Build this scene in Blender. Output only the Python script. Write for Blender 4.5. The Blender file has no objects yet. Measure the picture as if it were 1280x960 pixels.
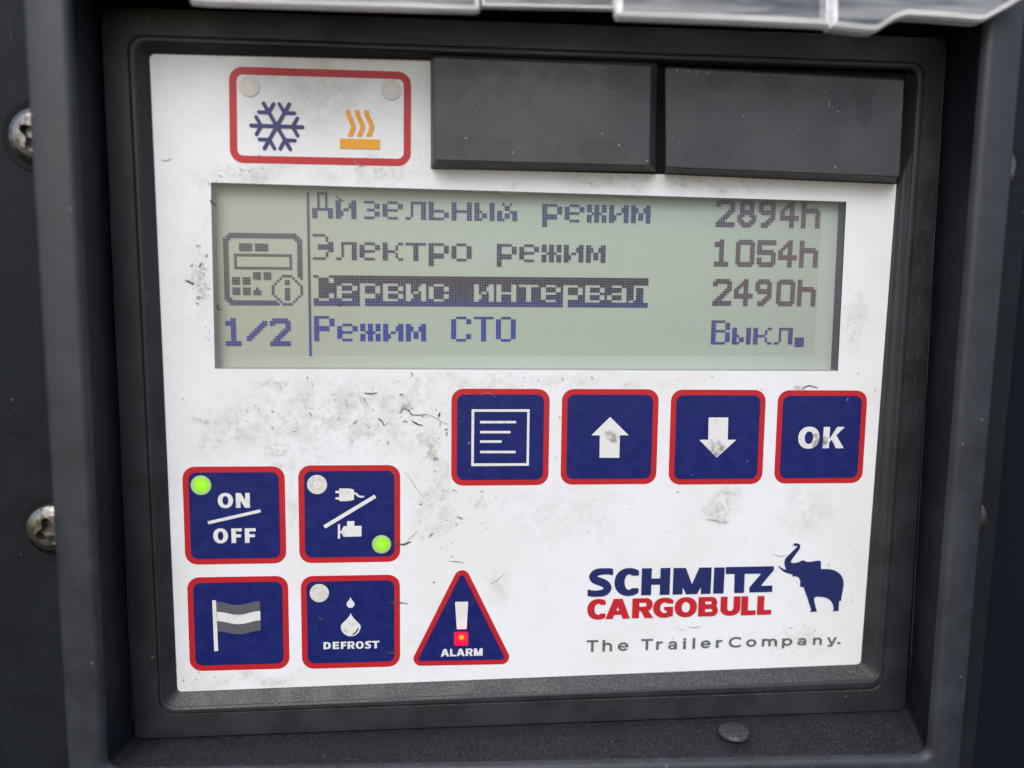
import bpy, math, random
import numpy as np
from mathutils import Vector, Matrix
from mathutils.geometry import tessellate_polygon

SC = bpy.context.scene
COL = SC.collection
MM = 0.001
# ------------------------------------------------------------------ camera
# panel space: x to the right, z up, w = millimetres out of the panel towards the viewer
F = 973.402
RM = np.array([[0.996166224, -0.013932658, -0.086363965],
               [0.004195966, 0.993706760, -0.111934293],
               [0.087379998, 0.111142955, 0.989955544]])
CAM = np.array([-14.6406, -18.1072, -161.809])

def at(px, py, w=0.0):
    """the point of the panel plane (raised by w) that the photo shows at this pixel"""
    d = RM.T @ np.array([(px - 640) / F, (py - 480) / F, 1.0])
    s = (-w - CAM[2]) / d[2]
    p = CAM + s * d
    return (float(p[0]), float(-p[1]))

def W(x, z, w=0.0):
    return (x * MM, -w * MM, z * MM)

cd = bpy.data.cameras.new("camera")
cam = bpy.data.objects.new("camera", cd)
COL.objects.link(cam)
cd.sensor_width = 36.0
cd.lens = F / 1280 * 36.0
cd.clip_start = 0.005
cd.clip_end = 50.0
def cv2w(v): return Vector((v[0], v[2], -v[1]))
right, up, back = cv2w(RM[0]), -cv2w(RM[1]), -cv2w(RM[2])
M3 = Matrix((right, up, back)).transposed().to_4x4()
M3.translation = Vector((CAM[0], CAM[2], -CAM[1])) * MM
cam.matrix_world = M3
cd.dof.use_dof = True
cd.dof.focus_distance = 0.166
cd.dof.aperture_fstop = 7.0
SC.camera = cam

# ------------------------------------------------------------------ light
SUN_EL, SUN_AZ = math.radians(40), math.radians(196)      # azimuth clockwise from +Y
w = bpy.data.worlds.new("World")
SC.world = w
w.use_nodes = True
nt = w.node_tree
sky = nt.nodes.new("ShaderNodeTexSky")
sky.sky_type = 'NISHITA'
sky.sun_disc = False
sky.sun_elevation = SUN_EL
sky.sun_rotation = SUN_AZ
sky.air_density = 1.0
sky.dust_density = 1.6
sky.ozone_density = 0.6
bg = nt.nodes["Background"]
bg.inputs[1].default_value = 0.14
nt.links.new(sky.outputs[0], bg.inputs[0])
sd = bpy.data.lights.new("sun", 'SUN')
sd.energy = 1.05
sd.angle = math.radians(40)
sd.color = (1.0, 0.99, 0.975)
sun = bpy.data.objects.new("sun", sd)
COL.objects.link(sun)
dirv = Vector((math.sin(SUN_AZ) * math.cos(SUN_EL), math.cos(SUN_AZ) * math.cos(SUN_EL), math.sin(SUN_EL)))
sun.rotation_euler = dirv.to_track_quat('Z', 'Y').to_euler()
sun.location = dirv * 2
SC.view_settings.view_transform = 'Standard'
SC.view_settings.look = 'None'
SC.view_settings.exposure = 0.53
SC.view_settings.gamma = 1.0
SC.view_settings.use_curve_mapping = False
SC.cycles.use_denoising = True
SC.cycles.max_bounces = 8
SC.cycles.transparent_max_bounces = 12

# ------------------------------------------------------------------ materials
class NT:
    def __init__(self, name):
        self.m = bpy.data.materials.new(name)
        self.m.use_nodes = True
        self.t = self.m.node_tree
        self.b = self.t.nodes["Principled BSDF"]
        self.out = self.t.nodes["Material Output"]
    def n(self, kind, **kw):
        nd = self.t.nodes.new(kind)
        for k, v in kw.items(): setattr(nd, k, v)
        return nd
    def set(self, sock, v):
        if hasattr(v, 'links') or isinstance(v, bpy.types.NodeSocket): self.t.links.new(v, sock)
        else: sock.default_value = v
    def math(self, op, a, b=None, c=None, clamp=False):
        nd = self.n("ShaderNodeMath", operation=op); nd.use_clamp = clamp
        self.set(nd.inputs[0], a)
        if b is not None: self.set(nd.inputs[1], b)
        if c is not None: self.set(nd.inputs[2], c)
        return nd.outputs[0]
    def vmath(self, op, a, b=None):
        nd = self.n("ShaderNodeVectorMath", operation=op)
        self.set(nd.inputs[0], a)
        if b is not None: self.set(nd.inputs[1], b)
        return nd.outputs["Value"] if op in ('LENGTH', 'DOT_PRODUCT', 'DISTANCE') else nd.outputs[0]
    def pos(self):
        if not hasattr(self, '_p'):
            tc = self.n("ShaderNodeTexCoord")
            self._p = self.vmath('MULTIPLY', tc.outputs["Object"], (1000, 1000, 1000))   # millimetres
        return self._p
    def noise(self, scale, detail=4, rough=.55, vec=None, dist=0.0):
        nd = self.n("ShaderNodeTexNoise")
        nd.inputs["Scale"].default_value = scale
        nd.inputs["Detail"].default_value = detail
        nd.inputs["Roughness"].default_value = rough
        nd.inputs["Distortion"].default_value = dist
        self.t.links.new(vec if vec is not None else self.pos(), nd.inputs["Vector"])
        return nd.outputs["Fac"], nd.outputs["Color"]
    def remap(self, v, a, b, c=0.0, d=1.0):
        nd = self.n("ShaderNodeMapRange"); nd.interpolation_type = 'SMOOTHSTEP'
        self.set(nd.inputs[0], v)
        for i, q in enumerate((a, b, c, d)): nd.inputs[i + 1].default_value = q
        return nd.outputs[0]
    def mix(self, f, a, b):
        nd = self.n("ShaderNodeMix", data_type='RGBA')
        self.set(nd.inputs[0], f); self.set(nd.inputs[6], a); self.set(nd.inputs[7], b)
        return nd.outputs[2]
    def bump(self, h, strength, dist):
        nd = self.n("ShaderNodeBump")
        nd.inputs["Strength"].default_value = strength
        nd.inputs["Distance"].default_value = dist * MM
        self.t.links.new(h, nd.inputs["Height"])
        self.t.links.new(nd.outputs[0], self.b.inputs["Normal"])
    def blob(self, x, z, rx, rz, vec, soft=.45):
        d = self.vmath('SUBTRACT', vec, (x, 0, z))
        d = self.vmath('MULTIPLY', d, (1 / rx, 0, 1 / rz))
        return self.remap(self.vmath('LENGTH', d), 1.0, soft)
    def warp(self, scale, amt):
        _, c = self.noise(scale, 3)
        c = self.vmath('SUBTRACT', c, (.5, .5, .5))
        c = self.vmath('MULTIPLY', c, (amt, 0, amt))
        return self.vmath('ADD', self.pos(), c)

def plain(name, col, rough=.45, spec=.5, metal=0.0):
    k = NT(name)
    k.b.inputs["Base Color"].default_value = (*col, 1)
    k.b.inputs["Roughness"].default_value = rough
    k.b.inputs["Specular IOR Level"].default_value = spec
    k.b.inputs["Metallic"].default_value = metal
    return k

def plastic(name, col, rough, dust=0.0, spec=.45, wear_amt=.22, grain=.5, scuff=(.16, .16, .17), scuff_amt=.35):
    """moulded black plastic: fine grain, faint wipe marks, pale dust on what faces up"""
    k = NT(name)
    n1, _ = k.noise(.12, 5, .6)
    n2, _ = k.noise(1.6, 6, .7)
    n3, _ = k.noise(3.2, 3, .65)
    base = k.mix(k.remap(n1, .35, .7), (*[c * .82 for c in col], 1), (*[c * 1.2 for c in col], 1))
    sc = k.math('MULTIPLY', k.remap(n2, .60, .80), scuff_amt)
    base = k.mix(sc, base, (*scuff, 1))
    if dust:
        g = k.n("ShaderNodeNewGeometry")
        up = k.n("ShaderNodeSeparateXYZ"); k.t.links.new(g.outputs["Normal"], up.inputs[0])
        u = k.remap(up.outputs[2], .25, .8)
        sp = k.math('ADD', k.remap(n3, .46, .62, .15, 1.1), k.remap(n2, .5, .75, 0, .5))
        base = k.mix(k.math('MULTIPLY', k.math('MULTIPLY', u, sp), dust, clamp=True), base, (.20, .19, .18, 1))
    n4, _ = k.noise(2.4, 3, .6); n5, _ = k.noise(.28, 4, .6)
    wear = k.math('MULTIPLY', k.remap(n4, .60, .72), k.remap(n5, .46, .66))
    base = k.mix(k.math('MULTIPLY', wear, wear_amt), base, (.17, .165, .16, 1))
    sv = k.vmath('MULTIPLY', k.pos(), (3.0, 1.0, .10)); n6, _ = k.noise(1.3, 2, .5, sv)
    base = k.mix(k.math('MULTIPLY', k.math('MULTIPLY', k.remap(n6, .66, .74), k.remap(n5, .5, .7)), wear_amt * .7), base, (.20, .20, .20, 1))
    # sparse pale grit
    v = k.n("ShaderNodeTexVoronoi"); v.inputs["Scale"].default_value = .55
    k.t.links.new(k.pos(), v.inputs["Vector"])
    sel = k.n("ShaderNodeSeparateColor"); k.t.links.new(v.outputs["Color"], sel.inputs[0])
    gr = k.math('MULTIPLY', k.math('LESS_THAN', v.outputs["Distance"], k.math('MULTIPLY', sel.outputs[1], .12)),
                k.math('GREATER_THAN', sel.outputs[0], .945))
    base = k.mix(k.math('MULTIPLY', gr, .5), base, (.30, .29, .27, 1))
    k.t.links.new(base, k.b.inputs["Base Color"])
    k.t.links.new(k.remap(n1, .3, .7, rough - .07, rough + .10), k.b.inputs["Roughness"])
    k.b.inputs["Specular IOR Level"].default_value = spec
    k.bump(n3, .25 * grain, .12)
    return k.m

M = {}
M['bezel'] = plastic('bezel plastic', (.017, .0185, .024), .50, dust=.45)
M['housing'] = plastic('housing plastic', (.025, .029, .038), .46, dust=.16, scuff_amt=.15)
M['plate'] = plastic('mounting plate plastic', (.008, .0105, .0155), .6, dust=.05, spec=.16, scuff_amt=.03)
M['far'] = plain('far dark wall', (.004, .006, .011), .7, .1).m
M['inner'] = plastic('shaded inner wall plastic', (.009, .0115, .019), .55, dust=.24, spec=.25, scuff_amt=.12)  # same plastic as the rim, with the shade inside it put into the colour
M['void_and_shade'] = plain('dark gap and shade', (.008, .009, .011), .8, .2).m
M['navy'] = None

def navy():
    k = NT('navy print')
    n1, _ = k.noise(.35, 5, .6); n2, _ = k.noise(3.0, 5, .7); n3, _ = k.noise(2.4, 3, .6)
    c = k.mix(k.remap(n1, .35, .7), (.0085, .0155, .116, 1), (.0125, .0195, .132, 1))
    c = k.mix(k.math('MULTIPLY', k.remap(n2, .66, .82), .16), c, (.25, .25, .30, 1))
    k.t.links.new(c, k.b.inputs["Base Color"])
    k.t.links.new(k.remap(n1, .3, .7, .30, .42), k.b.inputs["Roughness"])
    k.b.inputs["Specular IOR Level"].default_value = .22
    k.bump(n3, .10, .12)
    return k.m
M['navy'] = navy()

def printed(name, col, rough=.4):
    k = NT(name)
    n1, _ = k.noise(1.2, 5, .65)
    c = k.mix(k.remap(n1, .45, .8), (*col, 1), (*[x * .82 for x in col], 1))
    k.t.links.new(c, k.b.inputs["Base Color"])
    k.b.inputs["Roughness"].default_value = rough
    k.b.inputs["Specular IOR Level"].default_value = .35
    return k.m
M['red'] = printed('red print', (.47, .014, .022))
M['logo_red'] = printed('logo red print', (.49, .018, .028))
M['logo_navy'] = printed('logo navy print', (.015, .023, .115))
M['orange'] = printed('orange print', (.78, .33, .012))
M['snow'] = printed('snowflake blue print', (.022, .027, .150))
M['grey_text'] = printed('grey print', (.115, .135, .13))
M['flag_grey'] = printed('flag grey print', (.10, .105, .12))
M['dirt'] = plain('black dirt', (.085, .076, .064), .9, .1).m
M['dirt_soft'] = plain('brown dirt', (.34, .315, .27), .9, .1).m

def white_print():
    k = NT('white print with finger dirt')
    n1, _ = k.noise(.8, 5, .65); n2, _ = k.noise(.22, 3, .5)
    d = k.math('MULTIPLY', k.remap(n1, .45, .75), k.remap(n2, .40, .62))
    c = k.mix(k.math('MULTIPLY', d, .6), (.70, .70, .70, 1), (.33, .31, .27, 1))
    vec = k.warp(.5, 3.0)
    for px, py, r in ((1022, 552, 2.6), (1030, 550, 1.6), (765, 545, 2.0), (897, 560, 2.4)):
        x, z = at(px, py)
        b = k.math('MULTIPLY', k.blob(x, z, r, r * .8, vec), k.remap(n1, .35, .6))
        c = k.mix(k.math('MULTIPLY', b, .75), c, (.17, .15, .12, 1))
    k.t.links.new(c, k.b.inputs["Base Color"])
    k.b.inputs["Roughness"].default_value = .45
    k.b.inputs["Specular IOR Level"].default_value = .3
    return k.m
M['white'] = white_print()

def faceplate_mat():
    k = NT('grimy white faceplate film')
    n0, _ = k.noise(.045, 4, .55)
    n1, _ = k.noise(.22, 6, .65, dist=.6)
    n2, _ = k.noise(.9, 6, .7, dist=.4)
    n3, _ = k.noise(4.5, 4, .7)
    vec = k.warp(.16, 9.0)
    clean = (.765, .785, .825, 1)
    base = k.mix(k.remap(n0, .35, .7), clean, (.73, .735, .74, 1))
    # areas that fingers and rain have soiled: x, y in photo pixels, half sizes in mm, weight
    area = None
    for px, py, rx, rz, wt in ((430, 520, 34, 12, .95), (290, 540, 13, 8, .8), (300, 220, 16, 3.6, .9), (480, 215, 20, 4, .7),
                               (400, 120, 20, 9, .45), (350, 100, 12, 5, .35), (252, 350, 2.6, 9, 1.0), (545, 620, 8, 14, .7), (600, 560, 6, 12, .5),
                               (900, 630, 6, 5, 1.0), (1010, 640, 9, 9, .55), (700, 640, 22, 9, .35), (560, 800, 12, 12, .35), (320, 850, 18, 2.2, .8),
                               (1000, 800, 12, 5, .5), (1070, 400, 4, 10, .45), (560, 478, 55, 2.2, .55), (360, 580, 14, 3, .6),
                               (620, 730, 4, 6, .6), (230, 330, 8, 22, .15), (820, 228, 40, 1.6, .8), (760, 475, 25, 2.0, .4), (365, 640, 1.6, 10, .5)):
        x, z = at(px, py)
        b = k.math('MULTIPLY', k.blob(x, z, rx, rz, vec, .1), wt)
        area = b if area is None else k.math('MAXIMUM', area, b)
    area = k.math('ADD', area, .10)
    mott = k.math('ADD', k.math('MULTIPLY', k.remap(n1, .38, .68), .60), k.math('MULTIPLY', k.remap(n2, .44, .74), .65))
    c = k.mix(k.math('MULTIPLY', k.math('MULTIPLY', mott, area), .95, clamp=True), base, (.46, .44, .395, 1))
    fine = k.math('MULTIPLY', k.math('MULTIPLY', k.remap(n3, .60, .78), k.remap(n2, .45, .7)), area)
    c = k.mix(k.math('MULTIPLY', fine, .6, clamp=True), c, (.30, .28, .24, 1))
    # thin smeared streaks left by wiping fingers
    sv = k.vmath('MULTIPLY', k.warp(.12, 6.0), (.35, 1.0, 1.6)); n7, _ = k.noise(1.1, 4, .6, sv)
    st_ = k.math('MULTIPLY', k.math('MULTIPLY', k.remap(n7, .55, .70), k.remap(n1, .40, .62)), area)
    c = k.mix(k.math('MULTIPLY', st_, .55, clamp=True), c, (.40, .375, .32, 1))
    vec2 = k.warp(.5, 3.2)
    for px, py, rx, rz, st, col in ((538, 562, 2.2, 3.6, .75, (.33, .30, .22)), (527, 548, 1.4, 1.6, .55, (.36, .32, .24)), (545, 574, .9, .9, .9, (.16, .14, .11)),
                                    (898, 640, 3.0, 4.2, .40, (.40, .36, .31)), (914, 615, 3.4, 2.0, .36, (.33, .30, .26)), (905, 651, 2.4, .6, .6, (.24, .21, .18)),
                                    (345, 562, 3.8, 2.2, .55, (.35, .31, .25)), (250, 528, 2.6, 1.2, .55, (.33, .31, .24)), (1072, 369, 1.5, 1.3, .32, (.5, .46, .41)),
                                    (1062, 400, .9, 3.0, .5, (.36, .33, .28)), (508, 507, 1.6, 1.0, .8, (.18, .17, .15)), (735, 228, 2.0, .7, .35, (.45, .40, .36)),
                                    (640, 232, 3.5, .9, .3, (.6, .5, .46)), (560, 600, 1.0, 6.0, .3, (.42, .40, .37)), (600, 630, 3.4, 1.4, .4, (.40, .38, .34)),
                                    (1000, 485, 2.0, 1.0, .7, (.2, .19, .17)), (340, 480, 6.0, 1.4, .5, (.38, .36, .33)), (252, 345, 1.5, 5.5, .55, (.33, .32, .28))):
        x, z = at(px, py)
        b = k.math('MULTIPLY', k.blob(x, z, rx, rz, vec2, .2), k.remap(n2, .36, .62))
        c = k.mix(k.math('MULTIPLY', b, st), c, (*col, 1))
    k.t.links.new(c, k.b.inputs["Base Color"])
    k.t.links.new(k.remap(n1, .3, .7, .34, .52), k.b.inputs["Roughness"])
    k.b.inputs["Specular IOR Level"].default_value = .35
    k.bump(k.math('ADD', n0, k.math('MULTIPLY', n3, .06)), .2, .25)
    return k.m
M['faceplate'] = faceplate_mat()

# LCD: 240 x 64 dots
PU, PV, LX, LZ = .5252, .5231, -59.37, 38.62
def lcd_back():
    k = NT('grey green display film')
    s = k.n("ShaderNodeSeparateXYZ"); k.t.links.new(k.pos(), s.inputs[0])
    fx = k.math('FRACT', k.math('DIVIDE', k.math('SUBTRACT', s.outputs[0], LX), PU))
    sz = k.math('SUBTRACT', s.outputs[2], k.math('MULTIPLY', k.math('SUBTRACT', s.outputs[0], LX), .0036 / PU))
    fz = k.math('FRACT', k.math('DIVIDE', k.math('SUBTRACT', LZ, sz), PV))
    gx = k.math('GREATER_THAN', fx, .86); gz = k.math('GREATER_THAN', fz, .86)
    grid = k.math('MAXIMUM', gx, gz)
    inx = k.math('MULTIPLY', k.math('GREATER_THAN', s.outputs[0], LX), k.math('LESS_THAN', s.outputs[0], LX + 240 * PU))
    inz = k.math('MULTIPLY', k.math('LESS_THAN', sz, LZ), k.math('GREATER_THAN', sz, LZ - 64 * PV))
    act = k.math('MULTIPLY', inx, inz)
    tint = k.remap(s.outputs[0], -62, -5)
    tint2 = k.remap(s.outputs[0], 35, 75)
    n1, _ = k.noise(.05, 3)
    border = k.mix(tint, (.385, .40, .35, 1), (.42, .485, .43, 1))
    border = k.mix(tint2, border, (.39, .44, .41, 1))
    off = k.mix(tint, (.385, .40, .345, 1), (.375, .45, .395, 1))
    off = k.mix(tint2, off, (.36, .41, .375, 1))
    off = k.mix(k.remap(n1, .3, .7, 0, .25), off, (.35, .39, .33, 1))
    line = k.mix(.5, off, border)
    dot = k.mix(.16, off, (.16, .21, .17, 1))
    act_col = k.mix(grid, dot, k.mix(.35, line, (.5, .55, .46, 1)))
    c = k.mix(act, border, act_col)
    k.t.links.new(c, k.b.inputs["Base Color"])
    k.b.inputs["Roughness"].default_value = .45
    k.b.inputs["Specular IOR Level"].default_value = .3
    return k.m
M['lcd'] = lcd_back()

def lcd_ink():
    k = NT('display ink')
    s = k.n("ShaderNodeSeparateXYZ"); k.t.links.new(k.pos(), s.inputs[0])
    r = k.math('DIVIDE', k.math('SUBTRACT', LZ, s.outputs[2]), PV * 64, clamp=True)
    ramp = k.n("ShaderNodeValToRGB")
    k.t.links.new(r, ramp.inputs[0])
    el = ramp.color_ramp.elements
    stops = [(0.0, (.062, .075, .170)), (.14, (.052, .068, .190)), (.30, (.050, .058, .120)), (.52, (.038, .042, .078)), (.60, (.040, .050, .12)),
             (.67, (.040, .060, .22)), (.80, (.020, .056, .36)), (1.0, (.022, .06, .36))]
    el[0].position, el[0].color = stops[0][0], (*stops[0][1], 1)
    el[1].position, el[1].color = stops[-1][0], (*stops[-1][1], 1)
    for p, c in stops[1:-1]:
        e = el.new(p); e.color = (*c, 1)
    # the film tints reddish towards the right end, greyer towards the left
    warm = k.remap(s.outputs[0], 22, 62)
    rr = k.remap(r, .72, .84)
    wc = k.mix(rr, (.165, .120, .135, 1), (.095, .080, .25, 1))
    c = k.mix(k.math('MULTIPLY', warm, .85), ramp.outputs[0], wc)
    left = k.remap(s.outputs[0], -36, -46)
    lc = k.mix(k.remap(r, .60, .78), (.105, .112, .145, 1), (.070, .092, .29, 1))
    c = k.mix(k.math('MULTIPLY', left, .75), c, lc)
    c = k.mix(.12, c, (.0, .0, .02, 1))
    k.t.links.new(c, k.b.inputs["Base Color"])
    k.b.inputs["Roughness"].default_value = .5
    k.b.inputs["Specular IOR Level"].default_value = .2
    return k.m
M['ink'] = lcd_ink()

def clear_film():
    k = NT('clear display window')
    t = k.n("ShaderNodeBsdfTransparent"); g = k.n("ShaderNodeBsdfGlossy")
    t.inputs[0].default_value = (.97, .975, .97, 1)
    n1, _ = k.noise(.4, 4)
    k.t.links.new(k.remap(n1, .3, .7, .06, .16), g.inputs["Roughness"])
    lw = k.n("ShaderNodeLayerWeight"); lw.inputs[0].default_value = .5
    f = k.n("ShaderNodeMath", operation='MULTIPLY_ADD'); k.t.links.new(k.math('POWER', lw.outputs["Facing"], 4.0), f.inputs[0])
    f.inputs[1].default_value = .6; f.inputs[2].default_value = .035
    m = k.n("ShaderNodeMixShader")
    k.t.links.new(f.outputs[0], m.inputs[0]); k.t.links.new(t.outputs[0], m.inputs[1]); k.t.links.new(g.outputs[0], m.inputs[2])
    k.t.links.new(m.outputs[0], k.out.inputs[0])
    return k.m
M['window'] = clear_film()

def cover_mat(name, t0, t1, r0):
    k = NT(name)
    v = k.vmath('MULTIPLY', k.pos(), (.10, 1.0, 1.1))
    n1, _ = k.noise(.45, 3, .55, v, .3); n2, _ = k.noise(.9, 4)
    k.b.inputs["Base Color"].default_value = (.95, .95, .955, 1)
    k.t.links.new(k.remap(n1, .36, .66, t0, t1), k.b.inputs["Transmission Weight"])
    k.b.inputs["IOR"].default_value = 1.5
    k.t.links.new(k.remap(n2, .4, .7, r0, r0 + .08), k.b.inputs["Roughness"])
    k.bump(n1, .12, .5)
    return k.m
M['cover_edge'] = cover_mat('clear plastic edge with painted highlight', .35, .05, .12)  # whitened to paint in the bright highlight along the flap's edge
M['cover'] = cover_mat('scuffed clear plastic with painted sky streaks', .97, .76, .03)  # milky streaks paint in the bright sky seen through the flap

def lamp_off():
    k = NT('unlit lamp window')
    n1, _ = k.noise(1.4, 4)
    k.t.links.new(k.mix(k.remap(n1, .35, .65), (.66, .655, .63, 1), (.56, .55, .52, 1)), k.b.inputs["Base Color"])
    k.b.inputs["Roughness"].default_value = .4
    return k.m
M['lamp_off'] = lamp_off()
M['lamp_off_mid'] = plain('unlit lamp centre', (.72, .69, .62), .4).m
M['lamp_pale'] = plain('pale lamp window', (.60, .58, .54), .4).m
M['lamp_pale_mid'] = plain('pale lamp centre', (.68, .65, .57), .4).m

def glow(name, x, z, r, stops, strength, base=(.04, .09, .03)):
    k = NT(name)
    d = k.vmath('SUBTRACT', k.pos(), (x, 0, z))
    d = k.vmath('MULTIPLY', d, (1 / r, 0, 1 / r))
    L = k.vmath('LENGTH', d)
    ramp = k.n("ShaderNodeValToRGB"); k.t.links.new(L, ramp.inputs[0])
    el = ramp.color_ramp.elements
    el[0].position, el[0].color = stops[0][0], (*stops[0][1], 1)
    el[1].position, el[1].color = stops[-1][0], (*stops[-1][1], 1)
    for p, c in stops[1:-1]:
        e = el.new(p); e.color = (*c, 1)
    k.b.inputs["Base Color"].default_value = (*base, 1)
    k.b.inputs["Roughness"].default_value = .4
    k.b.inputs["Specular IOR Level"].default_value = .12
    k.t.links.new(ramp.outputs[0], k.b.inputs["Emission Color"])
    k.b.inputs["Emission Strength"].default_value = strength
    return k.m

def metal_mat():
    k = NT('worn zinc screw')
    n1, _ = k.noise(.9, 5, .6)
    k.b.inputs["Metallic"].default_value = 1.0
    k.t.links.new(k.mix(k.remap(n1, .4, .7), (.24, .23, .215, 1), (.09, .085, .08, 1)), k.b.inputs["Base Color"])
    k.t.links.new(k.remap(n1, .3, .7, .25, .55), k.b.inputs["Roughness"])
    return k.m
M['metal'] = metal_mat()

def block_mat():
    k = NT('handled black block plastic')
    n1, _ = k.noise(.10, 5, .6); n2, _ = k.noise(.7, 6, .65, dist=.5); n3, _ = k.noise(8, 3)
    base = k.mix(k.remap(n1, .35, .68), (.034, .037, .044, 1), (.049, .051, .057, 1))
    base = k.mix(k.math('MULTIPLY', k.remap(n2, .46, .74), .34), base, (.085, .083, .080, 1))
    vec = k.warp(.35, 1.6)
    for px, py, rx, rz, dk in ((716, 96, 4.2, 2.2, .7), (770, 98, 3.2, 2.4, .6), (690, 90, 3.0, 1.6, .45), (755, 190, 5.5, 2.6, .5), (900, 100, 3.0, 2.2, .8),
                               (1078, 118, 2.7, 2.4, 1.0), (1080, 140, 1.9, 3.2, .85), (970, 104, 2.6, 1.8, .5), (885, 195, 5.2, 2.8, .5), (985, 131, .8, .9, .6),
                               (625, 112, 1.3, 1.5, .5), (600, 185, 7, 2.4, .45), (640, 90, 2.5, 1.0, .6), (1050, 130, 2.0, 1.4, .6), (560, 180, 4, 3, .3)):
        x, z = at(px, py, 5)
        b = k.blob(x, z, rx, rz, vec, .70)
        base = k.mix(k.math('MULTIPLY', b, dk * .60), base, (.021, .022, .025, 1))
        ring = k.math('MULTIPLY', k.math('MULTIPLY', b, k.math('SUBTRACT', 1.0, b)), 4 * dk * .5)
        base = k.mix(ring, base, (.014, .015, .018, 1))
    # pale chipped specks
    v = k.n("ShaderNodeTexVoronoi"); v.inputs["Scale"].default_value = .4
    k.t.links.new(k.pos(), v.inputs["Vector"])
    sel = k.n("ShaderNodeSeparateColor"); k.t.links.new(v.outputs["Color"], sel.inputs[0])
    gr = k.math('MULTIPLY', k.math('LESS_THAN', v.outputs["Distance"], k.math('MULTIPLY', sel.outputs[1], .09)), k.math('GREATER_THAN', sel.outputs[0], .75))
    base = k.mix(k.math('MULTIPLY', gr, .6), base, (.35, .34, .32, 1))
    k.t.links.new(base, k.b.inputs["Base Color"])
    k.t.links.new(k.remap(n2, .3, .7, .42, .60), k.b.inputs["Roughness"])
    k.b.inputs["Specular IOR Level"].default_value = .45
    k.bump(n3, .10, .1)
    return k.m
M['block'] = block_mat()

# ------------------------------------------------------------------ mesh helpers
class MB:
    def __init__(self): self.v = []; self.f = []; self.mi = []; self.sm = []
    def add(self, verts, faces, mi=0, smooth=False):
        o = len(self.v)
        self.v += [tuple(p) for p in verts]
        for f in faces:
            self.f.append([i + o for i in f]); self.mi.append(mi); self.sm.append(smooth)
    def poly(self, pts, w, mi=0):
        """flat face set of a simple polygon given as (x, z) in mm, facing the viewer"""
        t = tessellate_polygon([[Vector((p[0], p[1], 0)) for p in pts]])
        fs = []
        for a, b, c in t:
            ar = (pts[b][0] - pts[a][0]) * (pts[c][1] - pts[a][1]) - (pts[b][1] - pts[a][1]) * (pts[c][0] - pts[a][0])
            fs.append((a, b, c) if ar > 0 else (a, c, b))
        self.add([W(p[0], p[1], w) for p in pts], fs, mi)
    def loops(self, ls, mi=0, cap_last=False, cap_first=False, smooth=False, closed=True):
        """bridge successive loops; each loop = list of (x, z, w), counter-clockwise seen by the viewer, outside first"""
        n = len(ls[0]); vs = []; fs = []
        for L in ls: vs += [W(*p) for p in L]
        for i in range(len(ls) - 1):
            for j in range(n if closed else n - 1):
                k = (j + 1) % n
                fs.append((i * n + j, i * n + k, (i + 1) * n + k, (i + 1) * n + j))
        if cap_last: fs.append([(len(ls) - 1) * n + j for j in range(n)])
        if cap_first: fs.append([j for j in reversed(range(n))])
        self.add(vs, fs, mi, smooth)
    def build(self, name, mats, parent=None, label=None):
        me = bpy.data.meshes.new(name)
        me.from_pydata(self.v, [], self.f)
        for m in (mats if isinstance(mats, (list, tuple)) else [mats]): me.materials.append(m)
        me.polygons.foreach_set("material_index", self.mi)
        me.polygons.foreach_set("use_smooth", self.sm)
        me.update()
        o = bpy.data.objects.new(name, me)
        COL.objects.link(o)
        if parent: o.parent = parent
        if label: o["label"] = label
        return o

def thing(name, label, cat, group=None):
    o = bpy.data.objects.new(name, None)
    COL.objects.link(o)
    o.empty_display_size = .01
    o["label"] = label; o["category"] = cat
    if group: o["group"] = group
    return o
def tag(o, label, cat, group=None, kind=None):
    o["label"] = label; o["category"] = cat
    if group: o["group"] = group
    if kind: o["kind"] = kind
    return o

def rquad(q, r, n=6):
    """rounded quad: corners tl, tr, br, bl as (x, z) -> counter-clockwise list starting at bl"""
    P = [np.array(q[i][:2], float) for i in (3, 2, 1, 0)]
    out = []
    for i in range(4):
        p, a, b = P[i], P[i - 1], P[(i + 1) % 4]
        da, db = (a - p) / np.linalg.norm(a - p), (b - p) / np.linalg.norm(b - p)
        s, e = p + da * r, p + db * r
        c = s + e - p
        for k in range(n + 1):
            t = k / n
            # circular-ish corner
            ang = t * math.pi / 2
            out.append(tuple(c + (s - c) * math.cos(ang) + (e - c) * math.sin(ang)))
    return out
def lift(L, w): return [(x, z, w) for x, z in L]
def pxquad(q, w): return [at(x, y, w) for x, y in q]
def inset(q, d):
    """move the four sides of a quad inwards by d mm"""
    P = [np.array(p, float) for p in q]
    lines = []
    for i in range(4):
        a, b = P[i], P[(i + 1) % 4]
        t = (b - a) / np.linalg.norm(b - a); nrm = np.array([t[1], -t[0]])     # tl->tr ->... clockwise: inside is to the right
        lines.append((a + nrm * d, t))
    out = []
    for i in range(4):
        (a, ta), (b, tb) = lines[i - 1], lines[i]
        s = np.linalg.solve(np.array([ta, -tb]).T, b - a)
        out.append(tuple(a + ta * s[0]))
    return out
def circle(x, z, r, n=40, ph=0): return [(x + r * math.cos(2 * math.pi * i / n + ph), z + r * math.sin(2 * math.pi * i / n + ph)) for i in range(n)]

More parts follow.
